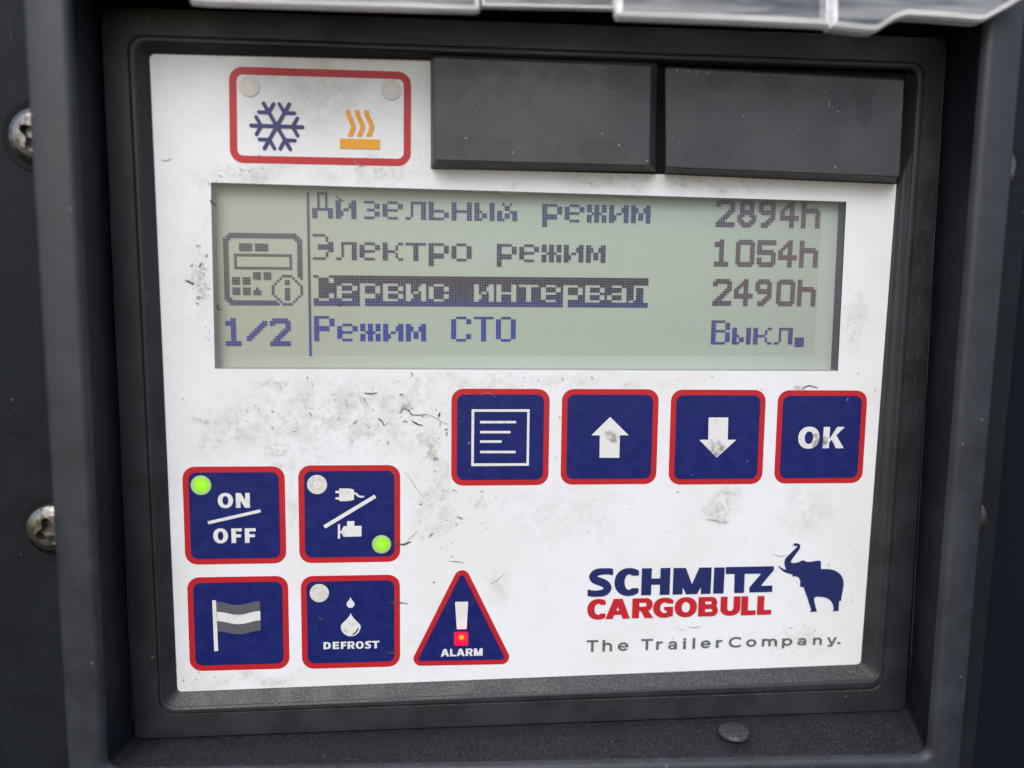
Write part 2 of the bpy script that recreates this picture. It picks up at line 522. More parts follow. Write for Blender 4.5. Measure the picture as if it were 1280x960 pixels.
# ---- signed-distance drawing: prints, letters and symbols are cut as clean flat meshes
def s_poly(pts):
    P = np.array(pts, float); Q = np.roll(P, -1, 0)
    def f(X, Y):
        d = np.full(X.shape, 1e9); ins = np.zeros(X.shape, bool)
        for (ax, ay), (bx, by) in zip(P, Q):
            ex, ey = bx - ax, by - ay
            L = ex * ex + ey * ey + 1e-12
            t = np.clip(((X - ax) * ex + (Y - ay) * ey) / L, 0, 1)
            d = np.minimum(d, np.hypot(X - ax - t * ex, Y - ay - t * ey))
            c = ((ay > Y) != (by > Y))
            xi = ax + (Y - ay) / (ey if abs(ey) > 1e-12 else 1e-12) * ex
            ins ^= c & (X < xi)
        return np.where(ins, -d, d)
    f.bb = (P[:, 0].min(), P[:, 1].min(), P[:, 0].max(), P[:, 1].max())
    return f
def s_rect(x0, z0, x1, z1): return s_poly([(x0, z0), (x1, z0), (x1, z1), (x0, z1)])
def s_ell(cx, cz, rx, rz, e=2.0):
    def f(X, Y):
        q = (np.abs((X - cx) / rx) ** e + np.abs((Y - cz) / rz) ** e) ** (1 / e)
        return (q - 1) * min(rx, rz)
    f.bb = (cx - rx, cz - rz, cx + rx, cz + rz)
    return f
def s_stroke(pts, w, w2=None):
    """round-ended stroke along a polyline, width may change from w to w2"""
    P = [np.array(p, float) for p in pts]
    w2 = w if w2 is None else w2
    n = len(P) - 1
    def f(X, Y):
        d = np.full(X.shape, 1e9)
        for i in range(n):
            a, b = P[i], P[i + 1]
            e = b - a; L = e @ e + 1e-12
            t = np.clip(((X - a[0]) * e[0] + (Y - a[1]) * e[1]) / L, 0, 1)
            ww = w + (w2 - w) * (i + t) / n
            d = np.minimum(d, np.hypot(X - a[0] - t * e[0], Y - a[1] - t * e[1]) - ww / 2)
        return d
    A = np.array(P); m = max(w, w2) / 2
    f.bb = (A[:, 0].min() - m, A[:, 1].min() - m, A[:, 0].max() + m, A[:, 1].max() + m)
    return f
def s_line(a, b, w):
    a, b = np.array(a, float), np.array(b, float)
    t = (b - a) / np.linalg.norm(b - a); nrm = np.array([-t[1], t[0]]) * w / 2
    return s_poly([a + nrm, b + nrm, b - nrm, a - nrm])
def U(*fs):
    def f(X, Y):
        d = fs[0](X, Y)
        for g in fs[1:]: d = np.minimum(d, g(X, Y))
        return d
    b = np.array([g.bb for g in fs])
    f.bb = (b[:, 0].min(), b[:, 1].min(), b[:, 2].max(), b[:, 3].max())
    return f
def S(a, *bs):
    def f(X, Y):
        d = a(X, Y)
        for b in bs: d = np.maximum(d, -b(X, Y))
        return d
    f.bb = a.bb
    return f
def I(a, b):
    f = lambda X, Y: np.maximum(a(X, Y), b(X, Y))
    f.bb = (max(a.bb[0], b.bb[0]), max(a.bb[1], b.bb[1]), min(a.bb[2], b.bb[2]), min(a.bb[3], b.bb[3]))
    return f
def spline(pts, n=6, closed=False):
    P = [np.array(p, float) for p in pts]
    out = []; N = len(P)
    for i in range(N if closed else N - 1):
        if closed: a, b, c, d = P[i - 1], P[i], P[(i + 1) % N], P[(i + 2) % N]
        else: a, b, c, d = P[max(i - 1, 0)], P[i], P[i + 1], P[min(i + 2, N - 1)]
        for k in range(n):
            t = k / n
            out.append(tuple(.5 * ((2 * b) + (c - a) * t + (2 * a - 5 * b + 4 * c - d) * t * t + (3 * b - a - 3 * c + d) * t ** 3)))
    if not closed: out.append(tuple(P[-1]))
    return out

def draw(mb, f, w, h=.12, mi=0):
    """marching squares over the shape's box; full runs of cells become one face"""
    x0, z0, x1, z1 = f.bb
    x0 -= h; z0 -= h; x1 += h; z1 += h
    nx = max(2, int(math.ceil((x1 - x0) / h)) + 1); nz = max(2, int(math.ceil((z1 - z0) / h)) + 1)
    xs = x0 + h * np.arange(nx); zs = z0 + h * np.arange(nz)
    X, Y = np.meshgrid(xs, zs)
    D = f(X, Y)
    ins = D < 0
    vs = []; fs = []
    def emit(pts):
        o = len(vs); vs.extend(W(p[0], p[1], w) for p in pts); fs.append(list(range(o, o + len(pts))))
    for j in range(nz - 1):
        run = None
        for i in range(nx - 1):
            c = (ins[j, i], ins[j, i + 1], ins[j + 1, i + 1], ins[j + 1, i])
            if all(c):
                if run is None: run = i
                continue
            if run is not None:
                emit([(xs[run], zs[j]), (xs[i], zs[j]), (xs[i], zs[j + 1]), (xs[run], zs[j + 1])]); run = None
            if any(c):
                cr = [(xs[i], zs[j], D[j, i]), (xs[i + 1], zs[j], D[j, i + 1]), (xs[i + 1], zs[j + 1], D[j + 1, i + 1]), (xs[i], zs[j + 1], D[j + 1, i])]
                pts = []
                for k in range(4):
                    a, b = cr[k], cr[(k + 1) % 4]
                    if a[2] < 0: pts.append((a[0], a[1]))
                    if (a[2] < 0) != (b[2] < 0):
                        t = a[2] / (a[2] - b[2])
                        pts.append((a[0] + (b[0] - a[0]) * t, a[1] + (b[1] - a[1]) * t))
                if len(pts) > 2: emit(pts)
        if run is not None:
            emit([(xs[run], zs[j]), (xs[nx - 1], zs[j]), (xs[nx - 1], zs[j + 1]), (xs[run], zs[j + 1])])
    mb.add(vs, fs, mi)

# ---- letters: x0..x1 by z0..z1 in mm, s = stem width, b = bar height
def glyph(ch, x0, x1, z0, z1, s, b):
    Wd, H = x1 - x0, z1 - z0
    cx, cz = (x0 + x1) / 2, (z0 + z1) / 2
    R = s_rect
    if ch in 'Il': return R(x0, z0, x1, z1)
    if ch == 'H': return U(R(x0, z0, x0 + s, z1), R(x1 - s, z0, x1, z1), R(x0, cz - b / 2, x1, cz + b / 2))
    if ch == 'L': return U(R(x0, z0, x0 + s, z1), R(x0, z0, x1, z0 + b))
    if ch == 'T': return U(R(cx - s / 2, z0, cx + s / 2, z1), R(x0, z1 - b, x1, z1))
    if ch == 'F': return U(R(x0, z0, x0 + s, z1), R(x0, z1 - b, x1, z1), R(x0, cz - b * .55, x1 - Wd * .08, cz + b * .45))
    if ch == 'E': return U(R(x0, z0, x0 + s, z1), R(x0, z1 - b, x1, z1), R(x0, cz - b * .45, x1 - Wd * .06, cz + b * .5), R(x0, z0, x1, z0 + b))
    if ch == 'N': return U(R(x0, z0, x0 + s, z1), R(x1 - s, z0, x1, z1), s_poly([(x0, z1), (x0 + s * 1.12, z1), (x1, z0), (x1 - s * 1.12, z0)]))
    if ch == 'M':
        d = s * .56
        return U(R(x0, z0, x0 + s, z1), R(x1 - s, z0, x1, z1),
                 s_poly([(x0, z1), (x0 + s * 1.25, z1), (cx + d * .75, z0), (cx - d, z0)]), s_poly([(x1, z1), (x1 - s * 1.25, z1), (cx - d * .75, z0), (cx + d, z0)]))
    if ch == 'A':
        a = s * .62
        out = s_poly([(x0, z0), (cx - a, z1), (cx + a, z1), (x1, z0)])
        k = (Wd / 2 - a) / H
        zb = z0 + H * .20
        s2 = s * 1.02
        leg = s_poly([(x0 + s2, z0 - 1), (x0 + s2, z0), (x0 + s2 + k * (zb - z0), zb), (x1 - s2 - k * (zb - z0), zb), (x1 - s2, z0), (x1 - s2, z0 - 1)])
        zt = zb + b * .85
        xl, xr = x0 + s2 * 1.04 + k * (zt - z0), x1 - s2 * 1.04 - k * (zt - z0)
        top = zt + (xr - xl) / 2 / k
        return S(out, leg, s_poly([(xl, zt), (xr, zt), (cx, min(top, z1 - b * .7))]))
    if ch == 'K':
        m = z0 + H * .42
        return U(R(x0, z0, x0 + s, z1), s_poly([(x0 + s * .8, m - H * .10), (x1 - s * 1.22, z1), (x1 - s * .02, z1), (x0 + s * .8, z0 + H * .22)]),
                 s_poly([(x0 + s * 1.15, z0 + H * .52), (x0 + s * 1.9, z0 + H * .68), (x1, z0), (x1 - s * 1.25, z0)]))
    if ch in 'Oo0':
        return S(s_ell(cx, cz, Wd / 2, H / 2, 2.15), s_ell(cx, cz, Wd / 2 - s, H / 2 - b, 2.1))
    if ch in 'CG':
        ow = Wd * (.60 if ch == 'C' else .58)
        o = I(s_ell(x0 + ow, cz, ow, H / 2, 2.15), R(x0, z0, x1, z1))
        inn = s_ell(x0 + ow, cz, ow - s, H / 2 - b, 2.05)
        g = H / 2 - b * (1.25 if s / H > .28 else 1.45)
        sh = S(o, inn, R(x0 + ow, cz - g, x1 + .1, cz + g)) if ch == 'C' else S(o, inn, R(x0 + ow, z0 + b, x1 + .1, cz + g))
        if ch == 'G': sh = U(sh, R(x1 - s * .92, z0 + b * .25, x1, cz + b * .18), R(cx + Wd * .05, cz + b * .18 - b * .72, x1, cz + b * .18))
        return sh
    if ch == 'S':
        p = [(.99, .865), (.80, .895), (.56, .895), (.30, .845), (.19, .72), (.28, .60), (.50, .525), (.70, .44), (.80, .30), (.70, .16), (.46, .105), (.22, .105), (.0, .145)]
        kx, kz = s / Wd, b / H
        def tr(q):
            x, z = q
            x = (x - .19) / (.80 - .19) * (1 - kx) + kx / 2 if .19 <= x <= .80 else (kx / 2 * x / .19 if x < .19 else 1 - kx / 2 + (x - .80) / .19 * kx / 2)
            z = (z - .105) / .79 * (1 - kz) + kz / 2
            return (x0 + x * Wd, z0 + z * H)
        ln = spline([tr(q) for q in p], 6)
        n = len(ln); parts = []
        ws = [b * 1.0 + (min(s, b * 1.25) - b) * math.sin(math.pi * i / n) ** 2 for i in range(n)]
        for i in range(n - 1): parts.append(s_stroke(ln[i:i + 2], ws[i], ws[i + 1]))
        return I(U(*parts), R(x0, z0, x1, z1))
    if ch in 'RB':
        sp = z0 + H * (.44 if ch == 'R' else .50)
        def bowl(za, zb, xr):
            h = (zb - za) / 2; r = min(h, (xr - x0) * .6)
            o = U(R(x0, za, xr - r, zb), s_ell(xr - r, (za + zb) / 2, r, h, 2.2))
            hi = h - b * .92
            ri = max(r - s * .9, .08)
            return S(o, U(R(x0 + s, za + b * .92, xr - r, zb - b * .92), s_ell(xr - r, (za + zb) / 2, ri, hi, 2.1)))
        if ch == 'R':
            return U(R(x0, z0, x0 + s, z1), bowl(sp - b * .35, z1, x1 - Wd * .03),
                     s_poly([(x0 + Wd * .36, sp + b * .2), (x0 + Wd * .36 + s * 1.02, sp + b * .2), (x1 + Wd * .02, z0), (x1 - s * 1.16, z0)]))
        return U(R(x0, z0, x0 + s, z1), bowl(sp - b * .42, z1, x1 - Wd * .05), bowl(z0, sp + b * .42, x1))
    if ch == 'D':
        r = Wd * .62
        o = U(R(x0, z0, x1 - r, z1), I(s_ell(x1 - r, cz, r, H / 2, 2.2), R(x1 - r - .01, z0, x1, z1)))
        return S(o, U(R(x0 + s, z0 + b, x1 - r, z1 - b), I(s_ell(x1 - r, cz, r - s, H / 2 - b, 2.1), R(x1 - r - .01, z0, x1, z1))))
    if ch == 'U':
        r = H * .42
        o = U(R(x0, z0 + r, x1, z1), s_ell(cx, z0 + r, Wd / 2, r, 2.3))
        return S(o, U(R(x0 + s, z0 + r, x1 - s, z1 + .1), s_ell(cx, z0 + r, Wd / 2 - s, r - b, 2.2)))
    # ---- lower case; z1 is the cap line, xh the x height
    xh = z0 + H * .76
    h = xh - z0
    if ch == 'h': return U(R(x0, z0, x0 + s, z1), arch(x0, x1, z0, xh, s, b))
    if ch == 'n': return U(R(x0, z0, x0 + s, xh), arch(x0, x1, z0, xh, s, b))
    if ch == 'm': 
        mx = (x0 + x1) / 2
        return U(R(x0, z0, x0 + s, xh), arch(x0, mx + s / 2, z0, xh, s, b), arch(mx - s / 2, x1, z0, xh, s, b))
    if ch == 'r': return U(R(x0, z0, x0 + s, xh), I(arch(x0, x1 + Wd * .55, z0, xh, s, b), R(x0, z0 + h * .55, x1, xh)))
    if ch == 'i': return U(R(x0, z0, x1, xh), R(x0, z1 - b, x1, z1))
    if ch == 'q': return S(s_ell(cx, z0 + h / 2, Wd / 2, h / 2), s_ell(cx, z0 + h / 2, Wd / 2 - s, h / 2 - b))
    if ch == 'e':
        o = S(s_ell(cx, z0 + h / 2, Wd / 2, h / 2), s_ell(cx, z0 + h / 2, Wd / 2 - s, h / 2 - b))
        o = S(o, s_poly([(cx + Wd * .05, z0 + h * .42), (x1 + .2, z0 + h * .42), (x1 + .2, z0 + h * .27), (cx + Wd * .25, z0 + h * .27)]))
        return U(o, R(x0 + s * .6, z0 + h / 2 - b * .42, x1 - s * .25, z0 + h / 2 + b * .42))
    if ch == 'a':
        bowl = S(s_ell(x0 + Wd * .44, z0 + h * .30, Wd * .44, h * .30), s_ell(x0 + Wd * .46, z0 + h * .30, Wd * .44 - s * .95, h * .30 - b * .8))
        top = I(S(s_ell(cx, z0 + h * .62, Wd / 2 * .94, h * .38), s_ell(cx, z0 + h * .62, Wd / 2 * .94 - s, h * .38 - b)), R(x0, z0 + h * .66, x1, xh))
        return U(bowl, top, R(x1 - s - Wd * .04, z0, x1 - Wd * .04, z0 + h * .68))
    if ch == 'p':
        return U(R(x0, z0 - H * .24, x0 + s, xh), S(s_ell(cx, z0 + h / 2, Wd / 2, h / 2), s_ell(cx, z0 + h / 2, Wd / 2 - s, h / 2 - b)))
    if ch == 'y':
        return U(s_poly([(x0, xh), (x0 + s * 1.05, xh), (cx + s * .45, z0), (cx - s * .35, z0)]),
                 s_poly([(x1, xh), (x1 - s * 1.05, xh), (cx - s * .85, z0 - H * .24), (cx - s * .85 + s * 1.0, z0 - H * .24)]),
                 R(x0 + Wd * .14, z0 - H * .24, cx, z0 - H * .24 + b))
    if ch == '.': return R(x0, z0, x1, z0 + b * 1.1)
    raise ValueError(ch)
def arch(x0, x1, z0, xh, s, b):
    cx, r = (x0 + x1) / 2, (x1 - x0) / 2
    rz = min(r * .95, (xh - z0) * .5)
    ring = S(s_ell(cx, xh - rz, r, rz, 2.2), s_ell(cx, xh - rz, r - s, rz - b, 2.1))
    ring = I(ring, s_rect(x0 + s * .3, xh - rz, x1, xh))
    return U(ring, s_rect(x1 - s, z0, x1, xh - rz))

def word(letters, top, base, s, b, w, name, mat, parent, h=.1, sc=1.0):
    """letters: (char, left px, right px); top/base: (y at first letter, y at last letter) in photo pixels"""
    xa, xb = letters[0][1], letters[-1][2]
    mb = MB()
    for ch, l, r in letters:
        t = ((l + r) / 2 - xa) / (xb - xa)
        yt, yb = top[0] + (top[1] - top[0]) * t, base[0] + (base[1] - base[0]) * t
        x0, x1 = at(l, (yt + yb) / 2)[0], at(r, (yt + yb) / 2)[0]
        z1, z0 = at((l + r) / 2, yt)[1], at((l + r) / 2, yb)[1]
        if ch in 'OCGS': z0 -= (z1 - z0) * .012; z1 += (z1 - z0) * .012
        draw(mb, glyph(ch, x0, x1, z0, z1, s, b), w, h)
    return mb.build(name, mat, parent)

L_BORDER, L_FACE, L_SYM, L_LAMP, L_DIRT = .05, .10, .15, .18, .22
Z4 = lambda ox, oy: (lambda x, y: at(ox + x / 4, oy + y / 4))     # helper for coordinates read off a 4x enlargement

# ================================================================== the housing round the panel
housing = thing('equipment_housing', 'black plastic housing whose raised rim frames the control panel', 'housing')
RIM = 16.5
led = pxquad([(123.5, 6), (1186, 46), (1133, 889), (167, 925.5)], 1.8)
rim_in = pxquad([(84, -30), (1239, -30), (1163, 947), (131.5, 966)], RIM)
rim_out = pxquad([(30, -80), (1285, -80), (1191, 1010), (95, 1020)], RIM)
mb = MB()
rim_out = inset(rim_out, -.9)
ls = [lift(rquad(inset(rim_out, -1.2), 4), 3.5), lift(rquad(inset(rim_out, -.3), 4), RIM - 1.0), lift(rquad(rim_out, 4), RIM - .3), lift(rquad(inset(rim_out, .7), 3.5), RIM),
      lift(rquad(inset(rim_in, -1.6), 3.2), RIM), lift(rquad(inset(rim_in, -.9), 2.8), RIM - .12), lift(rquad(inset(rim_in, -.3), 2.4), RIM - .6), lift(rquad(rim_in, 2.2), RIM - 1.5)]
mb.loops(ls, smooth=True)
mb.build('rim', M['housing'], housing)
mb = MB()
mb.loops([lift(rquad(rim_in, 2.2), RIM - 1.5), lift(rquad(inset(led, -.25), 1.6), 3.0), lift(rquad(inset(led, -.2), 1.5), -2.0)], smooth=True)
mb.build('inner_wall', M['inner'], housing)
# mounting plate outside the rim, with a stepped edge on the right
PL = 4.0
mb = MB()
ro = rquad(inset(rim_out, -1.0), 4)
ra = at(1289, 240, PL); rb = at(1270, 480, PL); rc = at(1247, 720, PL); rd = at(1215, 975, PL)
outer = [(-130, 110), ra and (ra[0] + .3, 110), (rd[0] - .4, -110), (-130, -110)]
outl = rquad(outer, 1.0)
mb.loops([lift(rquad(inset(outer, -.4), 1.2), -14), lift(rquad(inset(outer, -.2), 1.1), PL - .5), lift(outl, PL), lift(ro, PL)])
mb.build('mounting_plate', M['plate'], housing)
# moulded pips on the bottom wall
for px, py in ((917, 913), (402, 951)):
    x, z = at(px, py, 9.0 if px > 500 else 11.0)
    y0 = 9.0 if px > 500 else 11.0
    zt = z
    mb = MB(); n = 20; vs = []; fs = []
    prof = [(3.4, -.6), (3.2, .06), (2.8, .22), (1.6, .28)]
    for r, hh in prof:
        for i in range(n):
            a = 2 * math.pi * i / n
            vs.append(((x + r * math.cos(a)) * MM, -(y0 + r * math.sin(a)) * MM, (zt + hh) * MM))
    for i in range(len(prof) - 1):
        for j in range(n): fs.append((i * n + j, i * n + (j + 1) % n, (i + 1) * n + (j + 1) % n, (i + 1) * n + j))
    fs.append([(len(prof) - 1) * n + j for j in range(n)])
    mb.add(vs, [tuple(reversed(f)) for f in fs], smooth=True)
    mb.build('moulded_pip', M['bezel'], housing)

# the dark side of the vehicle behind everything
mb = MB()
mb.loops([lift(rquad([(-400, 300), (400, 300), (400, -300), (-400, -300)], 5), -14.5)], cap_last=True)
o = mb.build('wall', M['far'])
tag(o, 'dark outer wall behind the black equipment housing', 'wall', kind='structure')

# ================================================================== screws
def screw(px, py, label, spin, rr):
    x, z = at(px, py, PL)
    t = thing('screw', label, 'screw', 'screws outside the raised rim')
    t.location = W(x, z, PL)
    n = 60
    def star(r, amp): return [((r + amp * math.cos(4 * (2 * math.pi * i / n + spin))) * math.cos(2 * math.pi * i / n), (r + amp * math.cos(4 * (2 * math.pi * i / n + spin))) * math.sin(2 * math.pi * i / n)) for i in range(n)]
    mb = MB()
    k = rr / 4.0
    mb.loops([lift(circle(0, 0, 4.0 * k, n), .05), lift(circle(0, 0, 4.0 * k, n), .8), lift(circle(0, 0, 3.75 * k, n), 1.35), lift(circle(0, 0, 3.1 * k, n), 1.8), lift(circle(0, 0, 2.4 * k, n), 2.05),
              lift(star(1.75 * k, .50 * k), 2.1), lift(star(1.55 * k, .5 * k), .3)], smooth=False, cap_last=True)
    mb.build('screw_head', M['metal'], t)
    mb = MB()
    mb.loops([lift(circle(0, 0, 5.3 * k, n), .03), lift(circle(0, 0, 5.1 * k, n), .25), lift(circle(0, 0, 4.7 * k, n), .2), lift(circle(0, 0, 4.02 * k, n), .04)])
    mb.build('recess_ring', M['void_and_shade'], t)
    return t
screw(50, 171, 'upper screw by the left edge, its dull head half behind the rim', .5, 5.2)
screw(69, 660, 'lower screw by the left edge, bright head half behind the rim', 1.2, 5.1)
screw(1237, 210, 'upper screw at the right edge, a thin sliver beside the rim', .2, 5.2)
screw(1203, 648, 'lower screw at the right edge, a thin sliver beside the rim', .9, 5.1)

# ================================================================== control panel
panel = thing('control_panel', 'white control panel with grey green display, blue keys and black frame', 'control panel')
plate_q = pxquad([(187, 67.5), (1131, 89), (1075.5, 830), (222, 864.5)], 0)

# ---- bezel
mb = MB()
lin = pxquad([(170.5, 54), (1147.5, 88), (1096, 847), (207, 884)], 2.0)
lout = pxquad([(159, 44), (1157, 79), (1102, 862), (200.5, 893.5)], 2.0)
def lerpq(a, b, t): return [tuple(np.array(p) * (1 - t) + np.array(q) * t) for p, q in zip(a, b)]
ls = [lift(rquad(inset(led, -.1), 1.4), -2.0), lift(rquad(inset(led, .15), 1.4), 1.5), lift(rquad(inset(led, .4), 1.4), 1.8), lift(rquad(inset(lout, -.25), 3.0), 1.8), lift(rquad(inset(lout, -.05), 2.9), 1.55), lift(rquad(lout, 2.8), 1.6),
      lift(rquad(lerpq(lout, lin, .12), 2.7), 2.2), lift(rquad(lerpq(lout, lin, .35), 2.6), 2.5), lift(rquad(lerpq(lout, lin, .7), 2.5), 2.5), lift(rquad(lerpq(lout, lin, .95), 2.4), 2.2),
      lift(rquad(lin, 2.3), 1.95), lift(rquad(lerpq(lin, plate_q, .55), 1.6), 1.0), lift(rquad(inset(plate_q, -.05), 1.0), .25), lift(rquad(plate_q, .9), -1.0)]
mb.loops(ls)
random.seed(5)
def scratch_or_highlight(m, pxs, w, wd, mi):
    Q = [at(*p, w) for p in pxs]; n = len(Q); A = []; Bs = []
    for i, p in enumerate(Q):
        a, b = np.array(Q[max(i - 1, 0)]), np.array(Q[min(i + 1, n - 1)])
        t = (b - a) / (np.linalg.norm(b - a) + 1e-9); nr = np.array([-t[1], t[0]]) * wd / 2 * random.uniform(.4, 1.2)
        A.append(np.array(p) + nr); Bs.append(np.array(p) - nr)
    m.add([W(*p, w) for p in A] + [W(*p, w) for p in Bs], [(n + i, n + i + 1, i + 1, i) for i in range(n - 1)], mi)
scratch_or_highlight(mb, [(1181.5 - 46 * i / 20 + random.uniform(-.4, .4), 62 + 810 * i / 20) for i in range(21)], 1.86, .10, 1)  # painted highlight along the outer edge of the right ledge
scratch_or_highlight(mb, [(128.5 + 38 * i / 20 + random.uniform(-.4, .4), 40 + 860 * i / 20) for i in range(21)], 1.86, .07, 1)  # thinner copy of that painted edge highlight on the left ledge
for i in range(46):
    y = random.gauss(360, 90); x = 1156 - (y - 300) * .055 + random.uniform(-9, 9)
    L_ = random.uniform(2, 9); sl = random.uniform(-.5, .5)
    scratch_or_highlight(mb, [(x, y), (x + sl * L_ * .5, y + L_ * .5), (x + sl * L_, y + L_)], 1.86, random.uniform(.05, .12), 1)
for i in range(30):
    x = random.uniform(1000, 1130); y = 66 + (x - 1000) * .05 + random.gauss(0, 3) - 3
    scratch_or_highlight(mb, [(x, y), (x + random.uniform(2, 12), y + random.uniform(-.5, 1.2))], 1.9, random.uniform(.05, .14), 1)
for i in range(24):
    x = random.uniform(150, 620); y = 36 + (x - 160) * .018 + random.gauss(0, 1.6)
    scratch_or_highlight(mb, [(x, y), (x + random.uniform(4, 22), y + random.uniform(0, .6))], 1.86, random.uniform(.04, .10), 1)
mb.build('bezel', [M['bezel'], plain('pale scuffs and edge highlights', (.10, .098, .092), .7, .2).m], panel)

# ---- faceplate with the display cut-out and its dirt
random.seed(11)
LCDQ = pxquad([(263.5, 228), (1058, 252), (1047.5, 464), (268.5, 461)], 0)
fp = MB()
outl = rquad(inset(plate_q, -.4), .9)
hole = rquad(LCDQ, .15)
fp.loops([lift(outl, 0), lift(hole, 0)])
def flake(x, z, r, el=1.0, ang=0.0, mi=1, w=L_DIRT, n=6):
    pts = []
    for i in range(n):
        a = 2 * math.pi * i / n
        q = r * random.uniform(.55, 1.15)
        dx, dz = q * el * math.cos(a), q * math.sin(a)
        pts.append((x + dx * math.cos(ang) - dz * math.sin(ang), z + dx * math.sin(ang) + dz * math.cos(ang)))
    fp.poly(pts, w, mi)
def hair(pxs, wd, mi=1, jig=.12):
    P = [at(*p) for p in pxs]
    Q = spline(P, 5)
    n = len(Q); A = []; B = []
    for i, p in enumerate(Q):
        a, b = np.array(Q[max(i - 1, 0)]), np.array(Q[min(i + 1, n - 1)])
        t = (b - a) / (np.linalg.norm(b - a) + 1e-9); nr = np.array([-t[1], t[0]])
        hw = wd / 2 * (math.sin(math.pi * (i + .4) / (n - .2)) ** .6) * random.uniform(.6, 1.3)
        p = np.array(p) + nr * random.uniform(-jig, jig) * .5
        A.append(p + nr * hw); B.append(p - nr * hw)
    vs = [W(*p, L_DIRT) for p in A] + [W(*p, L_DIRT) for p in B]
    fp.add(vs, [(n + i, n + i + 1, i + 1, i) for i in range(n - 1)], mi)
for pts, wd in (([(232, 350), (238, 353), (243, 355)], .55), ([(418, 243), (424, 249), (431, 252)], .32), ([(274.5, 380.5), (271.5, 384), (274, 387), (278, 386)], .45),
                ([(263, 250), (266, 255), (271, 257.5)], .55), ([(500, 513), (508, 511), (515, 518), (525, 518.5), (534, 517.5)], .30), ([(514, 525), (521, 529.5), (529, 532)], .40),
                ([(534, 517.5), (544, 522), (553, 527), (561, 531)], .16), ([(472, 522), (477, 526), (481, 533)], .34), ([(466, 673.5), (474, 677), (483, 678.5)], .18),
                ([(490, 678.5), (500, 680), (508, 679), (514, 676)], .50), ([(508, 676), (516, 669), (523, 663)], .14), ([(505, 588), (514, 600), (522, 612), (530, 620)], .12),
                ([(442, 200), (447, 205), (452, 208), (457, 206)], .20), ([(201, 199), (209, 201), (215, 197)], .20), ([(600, 493), (611, 491), (620, 497)], .12),
                ([(455, 491), (465, 492), (472, 490)], .30), ([(560, 701), (572, 701.5), (580, 703)], .26),
                ([(1002, 486), (1007, 483), (1013, 482), (1022, 485)], .32), ([(965, 692), (975, 695), (983, 693)], .18),
                ([(883, 649), (893, 650), (903, 653)], .25), ([(590, 237), (602, 246)], .10), ([(615, 235), (630, 242), (650, 240)], .10), ([(735, 228), (742, 232)], .10),
                ([(420, 380.5), (425, 382), (429, 380)], .55), ([(860, 783), (868, 784), (876, 782)], .16), ([(845, 784), (855, 788)], .12), ([(985, 785), (991, 784)], .2),
                ([(486, 752), (500, 753), (510, 754)], .35),
                ([(484, 815), (496, 816)], .4), ([(398, 770), (404, 775)], .3), ([(632, 715), (622, 724), (612, 730)], .14), ([(343, 480), (349, 478), (352, 490)], .12)):
    hair(pts, wd * .75, 2 if wd < .29 else 1)
def inplate(px, py):
    if not (200 < px < 1095 and 80 < py < 850): return False
    if px > 1110 - (py - 232) * .06: return False
    if 535 < px and py < 222: return False
    if 262 < px < 1060 and 226 < py < 466: return random.random() < .06
    return True
def scatter(cx, cy, sx, sy, n, r0, r1, mi=1):
    k = 0
    while k < n:
        px, py = random.gauss(cx, sx), random.gauss(cy, sy)
        k += 1
        if not inplate(px, py): continue
        x, z = at(px, py)
        r = (r0 + (r1 - r0) * random.random() ** 4.5) * .70
        if mi == 1 and random.random() < .5: mi_ = 2
        else: mi_ = mi
        flake(x, z, r, random.choice((1, 1.3, 2.2, 3.6)), random.uniform(0, 3.1), mi_)
scatter(252, 345, 7, 26, 110, .03, .20)
scatter(262, 420, 4, 26, 30, .04, .18)
scatter(430, 520, 95, 28, 150, .03, .17)
scatter(520, 520, 25, 18, 60, .03, .30)
scatter(320, 222, 50, 9, 70, .03, .22)
scatter(480, 218, 40, 8, 40, .03, .16)
scatter(560, 640, 28, 60, 90, .03, .22)
scatter(640, 476, 200, 6, 120, .03, .20)
scatter(780, 650, 160, 40, 60, .03, .18)
scatter(1070, 420, 16, 60, 80, .03, .16)
scatter(1040, 740, 30, 60, 110, .03, .16)
scatter(300, 850, 50, 5, 50, .03, .16)
scatter(900, 810, 120, 20, 80, .03, .20)
scatter(220, 600, 8, 160, 70, .03, .12)
scatter(640, 480, 280, 230, 200, .03, .13)
scatter(252, 350, 9, 24, 60, .06, .30, 2)
scatter(430, 525, 90, 25, 60, .08, .34, 2)
scatter(560, 620, 25, 60, 40, .08, .32, 2)
fp.build('faceplate', [M['faceplate'], M['dirt'], M['dirt_soft']], panel)

# dark socket the two blocks sit in, and shade painted over the bezel slope
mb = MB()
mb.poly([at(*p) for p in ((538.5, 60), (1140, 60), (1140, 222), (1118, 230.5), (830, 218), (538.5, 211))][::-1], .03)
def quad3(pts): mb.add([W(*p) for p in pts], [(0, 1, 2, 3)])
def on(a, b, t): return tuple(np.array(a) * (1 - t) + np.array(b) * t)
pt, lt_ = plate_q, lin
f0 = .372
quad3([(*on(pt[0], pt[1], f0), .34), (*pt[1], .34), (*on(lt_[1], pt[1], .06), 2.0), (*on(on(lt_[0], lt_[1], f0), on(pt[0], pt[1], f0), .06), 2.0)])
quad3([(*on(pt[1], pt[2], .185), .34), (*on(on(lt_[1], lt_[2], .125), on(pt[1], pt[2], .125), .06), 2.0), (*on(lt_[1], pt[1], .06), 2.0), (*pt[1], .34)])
mb.build('block_socket_and_shade', M['void_and_shade'], panel)

